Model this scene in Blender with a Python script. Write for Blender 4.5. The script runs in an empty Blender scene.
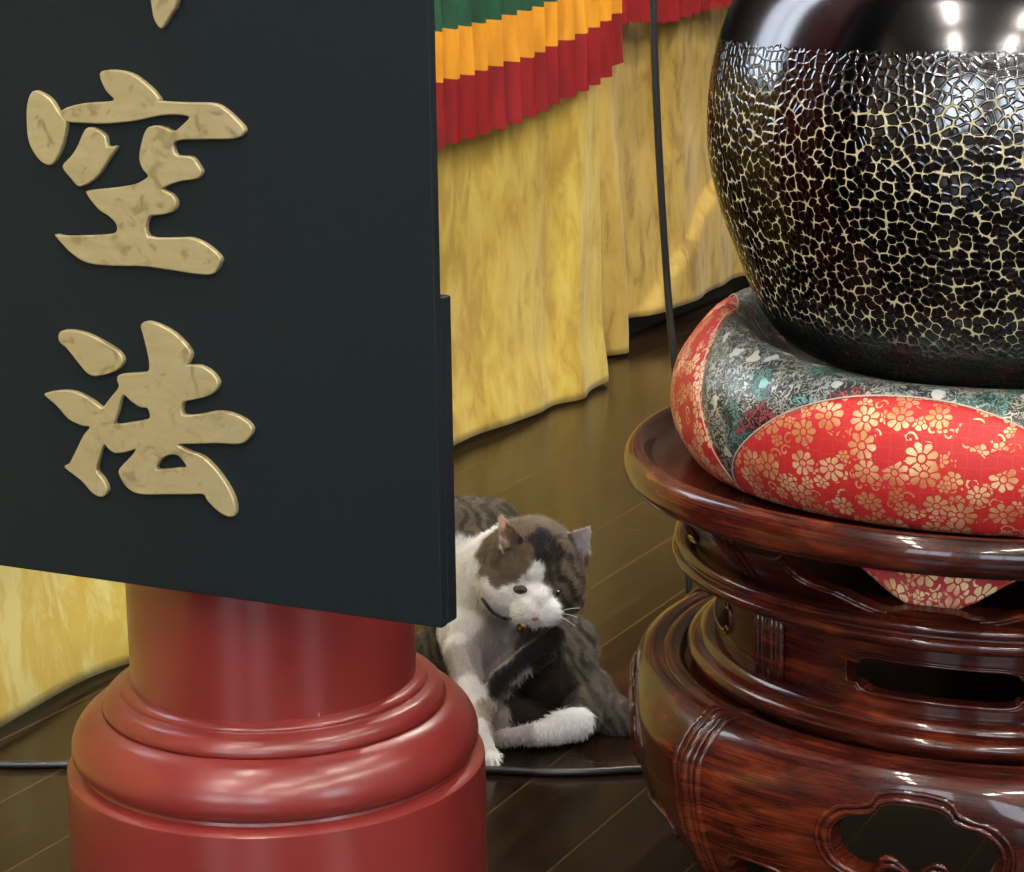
import bpy, bmesh, math, random
import numpy as np
from mathutils import Vector, Matrix, noise
rnd = random.Random(7)
COL = bpy.context.scene.collection
SC = bpy.context.scene
# ---- light settings
EXPOSURE = -0.02
W_DAY = 11.0
W_LAMP = 120.0
WINDOWS = [('back', .3, 1.5, .9, 2.5), ('back', 2.3, 3.7, .9, 2.5), ('right', -5.2, -3.9, .9, 2.5), ('left', -2.5, -1.5, 1.0, 2.9)]
LAMPS = [(t, o) for t in (-6.2, -4.4, -2.6, -.8, 1.2) for o in (.6, 2.2, 3.8)]
R = math.radians

# ------------------------------------------------------------------ camera
F_PX = 2200.0
PITCH, ROLL, CAM_H = R(13.301), R(-0.768), 0.85
_cp, _sp, _cr, _sr = math.cos(PITCH), math.sin(PITCH), math.cos(ROLL), math.sin(ROLL)
FW = Vector((0, _cp, -_sp))
_rt, _up = Vector((1, 0, 0)), Vector((0, _sp, _cp))
RT = _rt * _cr + _up * _sr
UP = _up * _cr - _rt * _sr
CAM = Vector((0, 0, CAM_H))
cam = bpy.data.cameras.new('camera'); cam_o = bpy.data.objects.new('camera', cam); COL.objects.link(cam_o)
cam.sensor_width = 36; cam.lens = F_PX / 1024 * 36; cam.clip_start = .05
m = Matrix((RT, UP, -FW)).transposed().to_4x4(); m.translation = CAM
cam_o.matrix_world = m
SC.camera = cam_o

def at(px, py, Y):
    """a point of the room at depth Y, read off the photograph"""
    d = FW + RT * ((px - 512) / F_PX) - UP * ((py - 436) / F_PX)
    return CAM + d * (Y / d.y)

# ------------------------------------------------------------------ helpers
def tag(o, label=None, cat=None, group=None, kind=None):
    if label: o['label'] = label
    if cat: o['category'] = cat
    if group: o['group'] = group
    if kind: o['kind'] = kind
    return o

def link(name, me, mat=None, parent=None, smooth=True):
    o = bpy.data.objects.new(name, me); COL.objects.link(o)
    if mat is not None and not me.materials:
        for mm in (mat if isinstance(mat, (list, tuple)) else [mat]): me.materials.append(mm)
    if parent is not None: o.parent = parent
    if smooth:
        me.polygons.foreach_set('use_smooth', [True] * len(me.polygons))
    me.update()
    return o

def empty(name, loc=(0, 0, 0)):
    o = bpy.data.objects.new(name, None); COL.objects.link(o); o.location = loc
    o.empty_display_size = .05
    return o

def child_fix(o, root):
    """parts are modelled in room coordinates: shift the mesh to the root's own origin"""
    o.data.transform(Matrix.Translation(-Vector(root.location)))
    return o

def build(name, verts, faces, mat, root=None, smooth=True, uvs=None):
    me = bpy.data.meshes.new(name); me.from_pydata([tuple(v) for v in verts], [], faces); me.update()
    if uvs is not None:
        ul = me.uv_layers.new(name='UVMap')
        for p in me.polygons:
            us = [uvs[me.loops[li].vertex_index] for li in p.loop_indices]
            for li, u in zip(p.loop_indices, us): ul.data[li].uv = u
    o = link(name, me, mat, root if root is not None else None, smooth)
    if root is not None:
        r = root
        while r.parent is not None: r = r.parent
        child_fix(o, r)
    return o

def recalc(o):
    bm = bmesh.new(); bm.from_mesh(o.data); bmesh.ops.recalc_face_normals(bm, faces=bm.faces)
    bm.to_mesh(o.data); bm.free(); return o

def autosmooth(o, deg=35):
    me = o.data
    bm = bmesh.new(); bm.from_mesh(me)
    for e in bm.edges:
        if len(e.link_faces) == 2: e.smooth = e.calc_face_angle(0) < R(deg)
    bm.to_mesh(me); bm.free(); return o

def evaluated(o):
    dg = bpy.context.evaluated_depsgraph_get(); dg.update()
    me = bpy.data.meshes.new_from_object(o.evaluated_get(dg))
    o.modifiers.clear(); o.data = me
    return o

def boolean(o, cutters):
    for c in cutters:
        md = o.modifiers.new('cut', 'BOOLEAN'); md.object = c; md.solver = 'EXACT'; md.operation = 'DIFFERENCE'
    bpy.context.view_layer.update()
    evaluated(o)
    for c in cutters: bpy.data.objects.remove(c, do_unlink=True)
    return o

def lathe_data(profile, c, seg=128, closed=False, rmod=None, a0=None, a1=None, uvr=.3):
    """profile [(r, z)], az measured from the -Y direction towards -X"""
    full = a0 is None
    if full: a0, a1 = 180, 540
    n = seg if full else seg + 1
    V, UVS, Fc = [], [], []
    s = 0; L = [0]
    for (r0, z0), (r1, z1) in zip(profile, profile[1:]):
        s += math.hypot(r1 - r0, z1 - z0); L.append(s)
    m_ = len(profile)
    for i in range(n):
        az = R(a0 + (a1 - a0) * i / seg)
        for j, (r, z) in enumerate(profile):
            rr = r * (rmod(az, z) if rmod else 1)
            V.append((c[0] - rr * math.sin(az), c[1] - rr * math.cos(az), z)); UVS.append((az * uvr, L[j]))
    for i in range(seg):
        i2 = (i + 1) % n
        for j in range(m_ - (0 if closed else 1)):
            j2 = (j + 1) % m_
            Fc.append((i * m_ + j, i2 * m_ + j, i2 * m_ + j2, i * m_ + j2))
    return V, Fc, UVS

def lathe(name, profile, c, mat, root=None, **k):
    V, Fc, U = lathe_data(profile, c, **k)
    o = build(name, V, Fc, mat, root, uvs=U)
    recalc(o)
    autosmooth(o, 40)
    return o

def smooth_profile(pts, n=6):
    out = []
    P = [pts[0]] + list(pts) + [pts[-1]]
    for i in range(1, len(P) - 2):
        for k in range(n):
            t = k / n
            out.append(tuple(0.5 * ((2 * P[i][d]) + (-P[i-1][d] + P[i+1][d]) * t + (2*P[i-1][d] - 5*P[i][d] + 4*P[i+1][d] - P[i+2][d]) * t*t + (-P[i-1][d] + 3*P[i][d] - 3*P[i+1][d] + P[i+2][d]) * t**3) for d in range(len(pts[0]))))
    out.append(tuple(pts[-1]))
    return out

def smooth_loop(pts, n=4):
    out = []; N = len(pts)
    for i in range(N):
        p0, p1, p2, p3 = pts[i-1], pts[i], pts[(i+1) % N], pts[(i+2) % N]
        for k in range(n):
            t = k / n
            out.append(tuple(0.5 * (2*p1[d] + (-p0[d] + p2[d]) * t + (2*p0[d] - 5*p1[d] + 4*p2[d] - p3[d]) * t*t + (-p0[d] + 3*p1[d] - 3*p2[d] + p3[d]) * t**3) for d in range(len(p1))))
    return out

def tube_data(path, rad, seg=10, closed=False):
    P = [Vector(p) for p in path]; N = len(P)
    rads = rad if isinstance(rad, (list, tuple)) else [rad] * N
    V, Fc = [], []
    t0 = (P[1] - P[0]).normalized()
    nrm = t0.orthogonal().normalized()
    for i in range(N):
        a = P[(i - 1) % N] if (closed or i > 0) else P[i]
        b = P[(i + 1) % N] if (closed or i < N - 1) else P[i]
        t = (b - a)
        t = t.normalized() if t.length > 1e-9 else t0
        nrm = (nrm - t * nrm.dot(t)).normalized(); bn = t.cross(nrm)
        for k in range(seg):
            an = 2 * math.pi * k / seg
            V.append(P[i] + (nrm * math.cos(an) + bn * math.sin(an)) * rads[i])
    for i in range(N if closed else N - 1):
        j = (i + 1) % N
        for k in range(seg):
            k2 = (k + 1) % seg
            Fc.append((i*seg + k, j*seg + k, j*seg + k2, i*seg + k2))
    if not closed:
        Fc.append(tuple(range(seg))); Fc.append(tuple((N-1)*seg + k for k in reversed(range(seg))))
    return V, Fc

def tube(name, path, rad, mat, root=None, seg=10, closed=False):
    V, Fc = tube_data(path, rad, seg, closed)
    return recalc(build(name, V, Fc, mat, root))

def merge(*datas):
    V, Fc = [], []
    for v, f in datas:
        k = len(V); V += list(v); Fc += [tuple(i + k for i in q) for q in f]
    return V, Fc

def box_data(x0, y0, z0, x1, y1, z1):
    V = [(x0,y0,z0),(x1,y0,z0),(x1,y1,z0),(x0,y1,z0),(x0,y0,z1),(x1,y0,z1),(x1,y1,z1),(x0,y1,z1)]
    return V, [(3,2,1,0),(4,5,6,7),(0,1,5,4),(1,2,6,5),(2,3,7,6),(3,0,4,7)]

def bevel(o, w, seg=2):
    bm = bmesh.new(); bm.from_mesh(o.data)
    es = [e for e in bm.edges if len(e.link_faces) == 2 and e.calc_face_angle(0) > R(30)]
    bmesh.ops.bevel(bm, geom=es, offset=w, segments=seg, profile=.5, affect='EDGES', clamp_overlap=True)
    bm.to_mesh(o.data); bm.free()
    return o

# ------------------------------------------------------------------ node helpers
class NT:
    def __init__(s, name):
        s.m = bpy.data.materials.new(name); s.m.use_nodes = True
        s.t = s.m.node_tree; s.b = s.t.nodes['Principled BSDF']
    def n(s, typ, **kw):
        nd = s.t.nodes.new('ShaderNode' + typ)
        for k, v in kw.items(): setattr(nd, k, v)
        return nd
    def l(s, a, b): s.t.links.new(a, b)
    def put(s, sock, v):
        if isinstance(v, bpy.types.NodeSocket): s.l(v, sock)
        elif v is not None: sock.default_value = v
    def coord(s, which='Object', scale=(1, 1, 1), rot=(0, 0, 0), loc=(0, 0, 0)):
        tc = s.n('TexCoord'); mp = s.n('Mapping')
        s.l(tc.outputs[which], mp.inputs[0]); mp.inputs['Scale'].default_value = scale
        mp.inputs['Rotation'].default_value = rot; mp.inputs['Location'].default_value = loc
        return mp.outputs[0]
    def noise(s, vec, scale, detail=3, rough=.5, dist=0):
        nd = s.n('TexNoise'); s.l(vec, nd.inputs['Vector'])
        nd.inputs['Scale'].default_value = scale; nd.inputs['Detail'].default_value = detail
        nd.inputs['Roughness'].default_value = rough; nd.inputs['Distortion'].default_value = dist
        return nd.outputs['Fac']
    def vor(s, vec, scale, feature='F1', dims='3D', rnd_=1, out='Distance'):
        nd = s.n('TexVoronoi', feature=feature, voronoi_dimensions=dims); s.l(vec, nd.inputs['Vector'])
        nd.inputs['Scale'].default_value = scale; nd.inputs['Randomness'].default_value = rnd_
        return nd.outputs[out] if out else nd
    def math(s, op, a, b=None, c=None):
        nd = s.n('Math', operation=op)
        s.put(nd.inputs[0], a)
        if b is not None: s.put(nd.inputs[1], b)
        if c is not None: s.put(nd.inputs[2], c)
        return nd.outputs[0]
    def ramp(s, fac, stops, interp='LINEAR'):
        nd = s.n('ValToRGB'); s.l(fac, nd.inputs[0]); cr = nd.color_ramp; cr.interpolation = interp
        while len(cr.elements) < len(stops): cr.elements.new(.5)
        for e, (p, c) in zip(cr.elements, stops):
            e.position = p; e.color = (c if isinstance(c, (tuple, list)) else (c, c, c))[:3] + (1,) if isinstance(c, tuple) else (c, c, c, 1)
        return nd.outputs[0]
    def mix(s, fac, a, b):
        nd = s.n('Mix', data_type='RGBA')
        s.put(nd.inputs[0], fac)
        for sock, v in ((nd.inputs[6], a), (nd.inputs[7], b)):
            if isinstance(v, tuple): sock.default_value = v[:3] + (1,)
            else: s.l(v, sock)
        return nd.outputs[2]
    def smoothstep(s, v, a, b):
        nd = s.n('MapRange', interpolation_type='SMOOTHSTEP'); s.l(v, nd.inputs[0])
        nd.inputs[1].default_value = a; nd.inputs[2].default_value = b
        return nd.outputs[0]
    def bump(s, h, strength=.3, dist=.001, normal=None):
        nd = s.n('Bump'); s.l(h, nd.inputs['Height']); nd.inputs['Strength'].default_value = strength
        nd.inputs['Distance'].default_value = dist
        if normal is not None: s.l(normal, nd.inputs['Normal'])
        return nd.outputs[0]
    def set(s, **kw):
        for k, v in kw.items():
            sock = s.b.inputs[k.replace('_', ' ')]
            if isinstance(v, tuple): sock.default_value = v + (1,) if len(v) == 3 and sock.type == 'RGBA' else v
            else: s.put(sock, v)
        return s.m

def simple(name, col, rough=.5, metal=0, coat=0, spec=None):
    t = NT(name)
    v = t.coord('Object'); f = t.noise(v, 40, 3)
    c = t.mix(f, tuple(x * .85 for x in col), tuple(min(1, x * 1.15) for x in col))
    t.set(Base_Color=c, Roughness=rough, Metallic=metal, Coat_Weight=coat)
    if spec is not None: t.set(Specular_IOR_Level=spec)
    return t.m

# ------------------------------------------------------------------ materials
def mat_red_lacquer():
    t = NT('red column paint'); v = t.coord('Object')
    f = t.noise(v, 14, 4, .6)
    c = t.mix(f, (.135, .014, .0125), (.172, .020, .018))
    # thin pale scuffs
    sv = t.coord('Object', scale=(60, 60, 14)); sc = t.noise(sv, 1, 2, .5, 1.2)
    scm = t.smoothstep(sc, .775, .80)
    c = t.mix(scm, c, (.42, .16, .12))
    ro = t.ramp(t.noise(v, 30, 3), [(0.3, .28), (.7, .38)])
    h = t.noise(v, 26, 3)
    return t.set(Base_Color=c, Roughness=ro, Normal=t.bump(h, .12, .002), Coat_Weight=.3, Coat_Roughness=.2, Specular_IOR_Level=.4)

def mat_board():
    t = NT('black board paint'); v = t.coord('Object')
    c = t.mix(t.noise(v, 300, 2), (.0045, .0078, .0100), (.0075, .0118, .0148))
    return t.set(Base_Color=c, Roughness=.5, Specular_IOR_Level=.16, Normal=t.bump(t.noise(v, 500, 2), .08, .0005))

def mat_gold_paint():
    t = NT('gold character paint')
    v = t.coord('Object', scale=(30, 30, 90)); v2 = t.coord('Object')
    f = t.noise(v, 1, 4, .6, 1.0)
    c = t.mix(f, (.30, .24, .115), (.42, .36, .21))
    c = t.mix(t.smoothstep(t.noise(v2, 55, 3, .6, .8), .52, .68), c, (.23, .185, .085))
    return t.set(Base_Color=c, Metallic=.35, Roughness=.45, Normal=t.bump(f, .25, .001))

def mat_rosewood():
    t = NT('lacquered rosewood'); v = t.coord('Object', scale=(1, 1, 5))
    wv = t.n('TexNoise'); t.l(t.coord('Object'), wv.inputs['Vector']); wv.inputs['Scale'].default_value = 5
    wp = t.n('VectorMath', operation='MULTIPLY_ADD'); t.l(wv.outputs['Color'], wp.inputs[0]); wp.inputs[1].default_value = (.12, .12, .05); t.l(v, wp.inputs[2])
    g = t.noise(wp.outputs[0], 16, 7, .62, .3)
    ringv = t.n('VectorMath', operation='MULTIPLY'); t.l(wp.outputs[0], ringv.inputs[0]); ringv.inputs[1].default_value = (1.5, 1.5, 22)
    fine = t.noise(ringv.outputs[0], 7, 4, .6, .2)
    big = t.noise(t.coord('Object'), 6, 2)
    a = t.math('ADD', t.math('MULTIPLY', g, .45), t.math('ADD', t.math('MULTIPLY', fine, .25), t.math('MULTIPLY', big, .30)))
    c = t.ramp(a, [(.40, (.010, .0018, .0015)), (.52, (.040, .006, .0033)), (.60, (.105, .019, .007)), (.70, (.24, .062, .017))])
    return t.set(Base_Color=c, Roughness=.25, Specular_IOR_Level=.2, Coat_Weight=.40, Coat_Roughness=.035, Normal=t.bump(t.noise(t.coord('Object'), 22, 2), .05, .003))

def mat_floor():
    t = NT('dark floor planks'); tc = t.n('TexCoord'); xyz = t.n('SeparateXYZ'); t.l(tc.outputs['Object'], xyz.inputs[0])
    ph = R(62.5); X, Y = xyz.outputs[0], xyz.outputs[1]
    u = t.math('ADD', t.math('MULTIPLY', X, math.cos(ph)), t.math('MULTIPLY', Y, math.sin(ph)))
    w = t.math('SUBTRACT', t.math('MULTIPLY', X, math.sin(ph)), t.math('MULTIPLY', Y, math.cos(ph)))
    W = .1125
    q = t.math('DIVIDE', t.math('ADD', w, .7235 + 20 * W), W)
    row = t.math('FLOOR', q); fr = t.math('FRACT', q)
    d = t.math('MINIMUM', fr, t.math('SUBTRACT', 1.0, fr))
    seam = t.math('SUBTRACT', 1.0, t.smoothstep(d, .006, .016))
    # butt joints
    ln = 1.2
    qu = t.math('ADD', t.math('DIVIDE', u, ln), t.math('MULTIPLY', t.math('SINE', t.math('MULTIPLY', row, 12.98)), 3.7))
    fu = t.math('FRACT', qu); du = t.math('MINIMUM', fu, t.math('SUBTRACT', 1.0, fu))
    seam2 = t.math('SUBTRACT', 1.0, t.smoothstep(du, .0004, .0009))
    seam = t.math('MAXIMUM', seam, seam2)
    wn = t.n('TexWhiteNoise', noise_dimensions='2D'); cb = t.n('CombineXYZ'); t.l(row, cb.inputs[0]); t.l(t.math('FLOOR', qu), cb.inputs[1]); t.l(cb.outputs[0], wn.inputs['Vector'])
    gv = t.n('CombineXYZ'); t.l(t.math('MULTIPLY', u, 4.0), gv.inputs[0]); t.l(t.math('MULTIPLY', w, 60.0), gv.inputs[1]); t.l(t.math('MULTIPLY', wn.outputs[0], 9.0), gv.inputs[2])
    g = t.noise(gv.outputs[0], 1, 5, .6, .6)
    c = t.ramp(g, [(.3, (.006, .0034, .0020)), (.55, (.013, .0072, .0036)), (.75, (.030, .017, .0075))])
    c = t.mix(t.math('MULTIPLY', wn.outputs[0], .3), c, (.026, .015, .007))
    c = t.mix(t.math('MULTIPLY', seam, .26), c, (.16, .10, .05))  # pale seam tint paints the highlights along the plank bevels
    ro = t.math('ADD', .09, t.math('MULTIPLY', g, .16))
    h = t.math('SUBTRACT', t.math('MULTIPLY', g, .25), t.math('MULTIPLY', seam, .8))
    return t.set(Base_Color=c, Roughness=ro, Normal=t.bump(h, .25, .0006), Specular_IOR_Level=.17)

def mat_brocade_yellow(name, lo, mid, hi):
    t = NT(name); v = t.coord('Object', scale=(1, 1, .42))
    a = t.noise(v, 24, 6, .62, .6); b = t.noise(t.coord('Object', scale=(1, 1, .16)), 5, 3, .5, .3)
    f = t.math('ADD', t.math('MULTIPLY', a, .72), t.math('MULTIPLY', b, .28))
    c = t.ramp(f, [(.38, lo), (.48, mid), (.58, hi)])
    weave = t.noise(t.coord('Object', scale=(500, 500, 500)), 1, 1)
    return t.set(Base_Color=c, Roughness=.62, Sheen_Weight=.15, Normal=t.bump(t.math('ADD', a, t.math('MULTIPLY', weave, .2)), .25, .004))

def mat_satin(name, col, dark):
    t = NT(name); v = t.coord('Object', scale=(1, 1, .3))
    c = t.mix(t.smoothstep(t.noise(v, 30, 3), .35, .65), dark, col)
    return t.set(Base_Color=c, Roughness=.55, Specular_IOR_Level=.3)

def mat_red_brocade():
    """red silk with woven gold flowers and scrolls, in cloth (UV) metres"""
    t = NT('red brocade with gold flowers'); tc = t.n('TexCoord'); uv = tc.outputs['UV']
    wn = t.n('TexNoise'); t.l(uv, wn.inputs['Vector']); wn.inputs['Scale'].default_value = 70
    wp = t.n('VectorMath', operation='MULTIPLY_ADD'); t.l(wn.outputs['Color'], wp.inputs[0]); wp.inputs[1].default_value = (.004, .004, 0); t.l(uv, wp.inputs[2])
    uvw = wp.outputs[0]
    def cells(scale, loc, rnd_):
        mp = t.n('VectorMath', operation='MULTIPLY_ADD'); t.l(uvw, mp.inputs[0]); mp.inputs[1].default_value = (scale, scale, 0); mp.inputs[2].default_value = (loc[0], loc[1], 0)
        nd = t.vor(mp.outputs[0], 1.0, 'F1', '2D', rnd_, None)
        sub = t.n('VectorMath', operation='SUBTRACT'); t.l(mp.outputs[0], sub.inputs[0]); t.l(nd.outputs['Position'], sub.inputs[1])
        sx = t.n('SeparateXYZ'); t.l(sub.outputs[0], sx.inputs[0])
        an = t.math('ARCTAN2', sx.outputs[1], sx.outputs[0])
        cs = t.n('SeparateColor'); t.l(nd.outputs['Color'], cs.inputs[0])
        return nd.outputs['Distance'], an, cs.outputs[0], cs.outputs[1]
    def flower(scale, loc, rnd_, petals, r0, amp, keep):
        d, an, c0, c1 = cells(scale, loc, rnd_)
        size = t.math('MULTIPLY_ADD', c0, .35, .75)
        dn = t.math('DIVIDE', d, size)
        pet = t.math('ABSOLUTE', t.math('COSINE', t.math('MULTIPLY_ADD', an, petals / 2, t.math('MULTIPLY', c1, 6.0))))
        rr = t.math('MULTIPLY_ADD', t.math('POWER', pet, .45), amp, r0 - amp)
        m1 = t.math('LESS_THAN', dn, rr)
        v = t.math('MAXIMUM', t.math('GREATER_THAN', pet, .38), t.math('LESS_THAN', dn, .10))
        eye = t.math('GREATER_THAN', t.math('ABSOLUTE', t.math('SUBTRACT', dn, .135)), .028)
        m_ = t.math('MULTIPLY', t.math('MULTIPLY', m1, v), eye)
        if keep: m_ = t.math('MULTIPLY', m_, t.math('GREATER_THAN', c1, keep))
        return m_, dn
    f1, d1 = flower(41, (0, 0), .7, 8, .46, .24, .12)
    f2, d2 = flower(70, (.4, .2), .85, 6, .44, .2, .45)
    d3, a3, c30, c31 = cells(74, (.7, .9), .9)
    ring = t.math('LESS_THAN', t.math('ABSOLUTE', t.math('SUBTRACT', d3, t.math('MULTIPLY_ADD', a3, .05, .24))), .055)
    ring = t.math('MULTIPLY', ring, t.math('GREATER_THAN', c30, .2))
    free = t.math('GREATER_THAN', d1, .50)
    g2 = t.math('MULTIPLY', t.math('MAXIMUM', f2, t.math('MULTIPLY', ring, t.math('GREATER_THAN', d2, .5))), free)
    g = t.math('MAXIMUM', f1, g2)
    th = t.noise(uv, 700, 1)
    red = t.mix(th, (.35, .012, .014), (.50, .026, .027))
    e = t.vor(uv, 95, 'DISTANCE_TO_EDGE', '2D', .2)
    red = t.mix(t.math('MULTIPLY', t.math('LESS_THAN', e, .04), .15), red, (.60, .14, .08))
    gold = t.mix(t.smoothstep(t.noise(uv, 24, 2), .42, .62), (.82, .66, .36), (.56, .32, .12))
    wear = t.smoothstep(t.noise(uv, 33, 3, .6), .30, .58)
    c = t.mix(t.math('MULTIPLY', g, t.math('MULTIPLY', t.math('MULTIPLY_ADD', wear, .5, .5), t.math('MULTIPLY_ADD', th, .5, .55))), red, gold)
    return t.set(Base_Color=c, Roughness=.5, Metallic=t.math('MULTIPLY', g, .4), Normal=t.bump(g, .35, .0006), Specular_IOR_Level=.3)

def mat_dark_brocade():
    t = NT('black brocade with silver and green weave'); tc = t.n('TexCoord'); uv = tc.outputs['UV']
    def warp(src, sc, am):
        wn = t.n('TexNoise'); t.l(src, wn.inputs['Vector']); wn.inputs['Scale'].default_value = sc; wn.inputs['Detail'].default_value = 3
        wp = t.n('VectorMath', operation='MULTIPLY_ADD'); t.l(wn.outputs['Color'], wp.inputs[0]); wp.inputs[1].default_value = (am, am, 0); t.l(src, wp.inputs[2])
        return wp.outputs[0]
    v = warp(uv, 55, .022); v2 = warp(uv, 130, .008)
    # silver curls: thin level lines of a warped noise
    n1 = t.noise(v2, 100, 1.5, .5, 1.8); n2 = t.noise(v, 62, 1.5, .5, 2.4)
    l1 = t.math('SUBTRACT', 1.0, t.smoothstep(t.math('ABSOLUTE', t.math('SUBTRACT', n1, .5)), .014, .040))
    l2 = t.math('SUBTRACT', 1.0, t.smoothstep(t.math('ABSOLUTE', t.math('SUBTRACT', n2, .52)), .012, .034))
    thread = t.math('MAXIMUM', l1, l2)
    patch = t.n('TexVoronoi', voronoi_dimensions='2D'); t.l(v, patch.inputs['Vector']); patch.inputs['Scale'].default_value = 48
    sc = t.n('SeparateColor'); t.l(patch.outputs['Color'], sc.inputs[0])
    col = t.ramp(sc.outputs[0], [(0, (.52, .51, .42)), (.50, (.47, .49, .46)), (.64, (.16, .36, .30)), (.80, (.26, .50, .46)), (.86, (.50, .10, .10)), (.94, (.58, .54, .42))], 'CONSTANT')
    fill = t.math('MULTIPLY', t.math('LESS_THAN', patch.outputs['Distance'], .26), t.math('GREATER_THAN', sc.outputs[1], .70))
    base = t.mix(t.smoothstep(t.noise(uv, 40, 2), .45, .62), (.006, .008, .010), (.03, .045, .045))
    base = t.mix(t.math('MULTIPLY', fill, .8), base, col)
    c = t.mix(t.math('MULTIPLY', thread, .72), base, col)
    return t.set(Base_Color=c, Roughness=.36, Metallic=t.math('MULTIPLY', thread, .6), Normal=t.bump(t.math('MAXIMUM', thread, fill), .5, .0007))

def mat_bowl():
    t = NT('hammered black bowl metal'); tc = t.n('TexCoord'); uv = tc.outputs['UV']
    xyz = t.n('SeparateXYZ'); t.l(tc.outputs['Object'], xyz.inputs[0]); z = xyz.outputs[2]
    jit = t.noise(uv, 60, 2)
    zz = t.math('MULTIPLY_ADD', jit, .012, t.math('ADD', z, -.006))
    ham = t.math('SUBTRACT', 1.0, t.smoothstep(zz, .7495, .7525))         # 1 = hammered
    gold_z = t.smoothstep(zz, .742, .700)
    wob = t.n('TexNoise'); t.l(uv, wob.inputs['Vector']); wob.inputs['Scale'].default_value = 60
    ad = t.n('VectorMath', operation='MULTIPLY_ADD'); t.l(wob.outputs['Color'], ad.inputs[0]); ad.inputs[1].default_value = (.007, .007, 0); t.l(uv, ad.inputs[2])
    e = t.vor(ad.outputs[0], 142, 'DISTANCE_TO_EDGE', '2D', .9)
    f1 = t.vor(ad.outputs[0], 142, 'F1', '2D', .9)
    # worn brass: blobs where three dimples meet, broken thin lines between
    n_ = t.noise(uv, 75, 2, .6)
    blob = t.math('MULTIPLY_ADD', n_, .42, t.math('SUBTRACT', f1, t.math('MULTIPLY', e, 2.0)))
    line = t.smoothstep(blob, .715, .755)
    line = t.math('MULTIPLY', t.math('MULTIPLY', line, ham), gold_z)
    refl_low = t.smoothstep(zz, .548, .522)                                    # underside: no worn brass, colour made paler for the cushion's reflection
    line = t.math('MULTIPLY', line, t.math('SUBTRACT', 1.0, refl_low))
    c = t.mix(refl_low, t.mix(ham, (.085, .082, .085), t.mix(t.smoothstep(zz, .62, .75), (.045, .042, .045), (.12, .12, .125))), (.24, .22, .22))  # metal colour paler towards top and underside, to paint in stronger reflections
    c = t.mix(line, c, (.46, .41, .24))
    dome = t.math('MULTIPLY', t.smoothstep(e, .0, .22), -1.0)
    hh = t.math('MULTIPLY', dome, ham)
    nrm = t.bump(hh, .42, .001)
    brush = t.noise(t.coord('UV', scale=(6, 900, 1)), 1, 2)
    ro = t.math('ADD', t.math('MULTIPLY', line, .25), t.math('ADD', .11, t.math('MULTIPLY', t.math('MULTIPLY', brush, .08), t.math('SUBTRACT', 1.0, ham))))
    met = t.math('SUBTRACT', 1.0, line)
    return t.set(Base_Color=c, Roughness=ro, Metallic=met, Normal=nrm, Specular_Tint=(.30, .29, .31))

def mat_fur():
    t = NT('cat fur'); a = t.n('Attribute'); a.attribute_name = 'coat'
    v = t.coord('Object'); f = t.noise(v, 260, 3)
    c = t.mix(t.math('MULTIPLY', f, .22), a.outputs['Color'], (.0, .0, .0))
    return t.set(Base_Color=c, Roughness=.85, Sheen_Weight=.1, Specular_IOR_Level=.2)

M = {}
M['red'] = mat_red_lacquer(); M['board'] = mat_board(); M['gold'] = mat_gold_paint(); M['wood'] = mat_rosewood()
M['floor'] = mat_floor()
M['cloth'] = mat_brocade_yellow('yellow brocade', (.33, .21, .024), (.43, .305, .042), (.49, .375, .075))
M['cloth_old'] = mat_brocade_yellow('ochre brocade', (.20, .12, .018), (.34, .225, .038), (.40, .275, .055))
M['cloth_pale'] = mat_brocade_yellow('pale yellow brocade', (.44, .32, .045), (.47, .35, .055), (.56, .49, .17))
M['green'] = mat_satin('green satin', (.008, .055, .026), (.005, .036, .018))
M['yellow'] = mat_satin('golden yellow satin', (.56, .245, .013), (.43, .175, .008))
M['satin_red'] = mat_satin('crimson satin', (.195, .004, .006), (.13, .0028, .004))
M['brocade'] = mat_red_brocade(); M['dark_brocade'] = mat_dark_brocade(); M['bowl'] = mat_bowl()
M['rubber'] = simple('black rubber', (.012, .013, .014), .32)
M['void_fill'] = simple('black plinth', (.006, .005, .005), .5)
M['fur'] = mat_fur()
M['eye'] = simple('cat eye', (.012, .012, .008), .08, coat=1)
M['stitch'] = simple('pale stitching', (.50, .36, .27), .6)
M['lid'] = simple('dark eye rim', (.05, .04, .035), .6)
M['nose'] = simple('cat nose', (.45, .20, .17), .5)
M['collar'] = simple('dark collar', (.02, .018, .02), .6)
M['brass'] = simple('brass', (.42, .27, .09), .3, 1)
M['wall'] = simple('room wall', (.17, .13, .095), .8)
M['ceil'] = simple('room ceiling', (.20, .185, .165), .8)
M['whisker'] = simple('whisker', (.8, .8, .78), .5)
M['metal'] = simple('white lamp housing', (.6, .6, .6), .5)
def glow(name, col, st):
    t = NT(name); t.set(Base_Color=(0., 0., 0.), Emission_Color=col, Emission_Strength=st); return t.m

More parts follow.
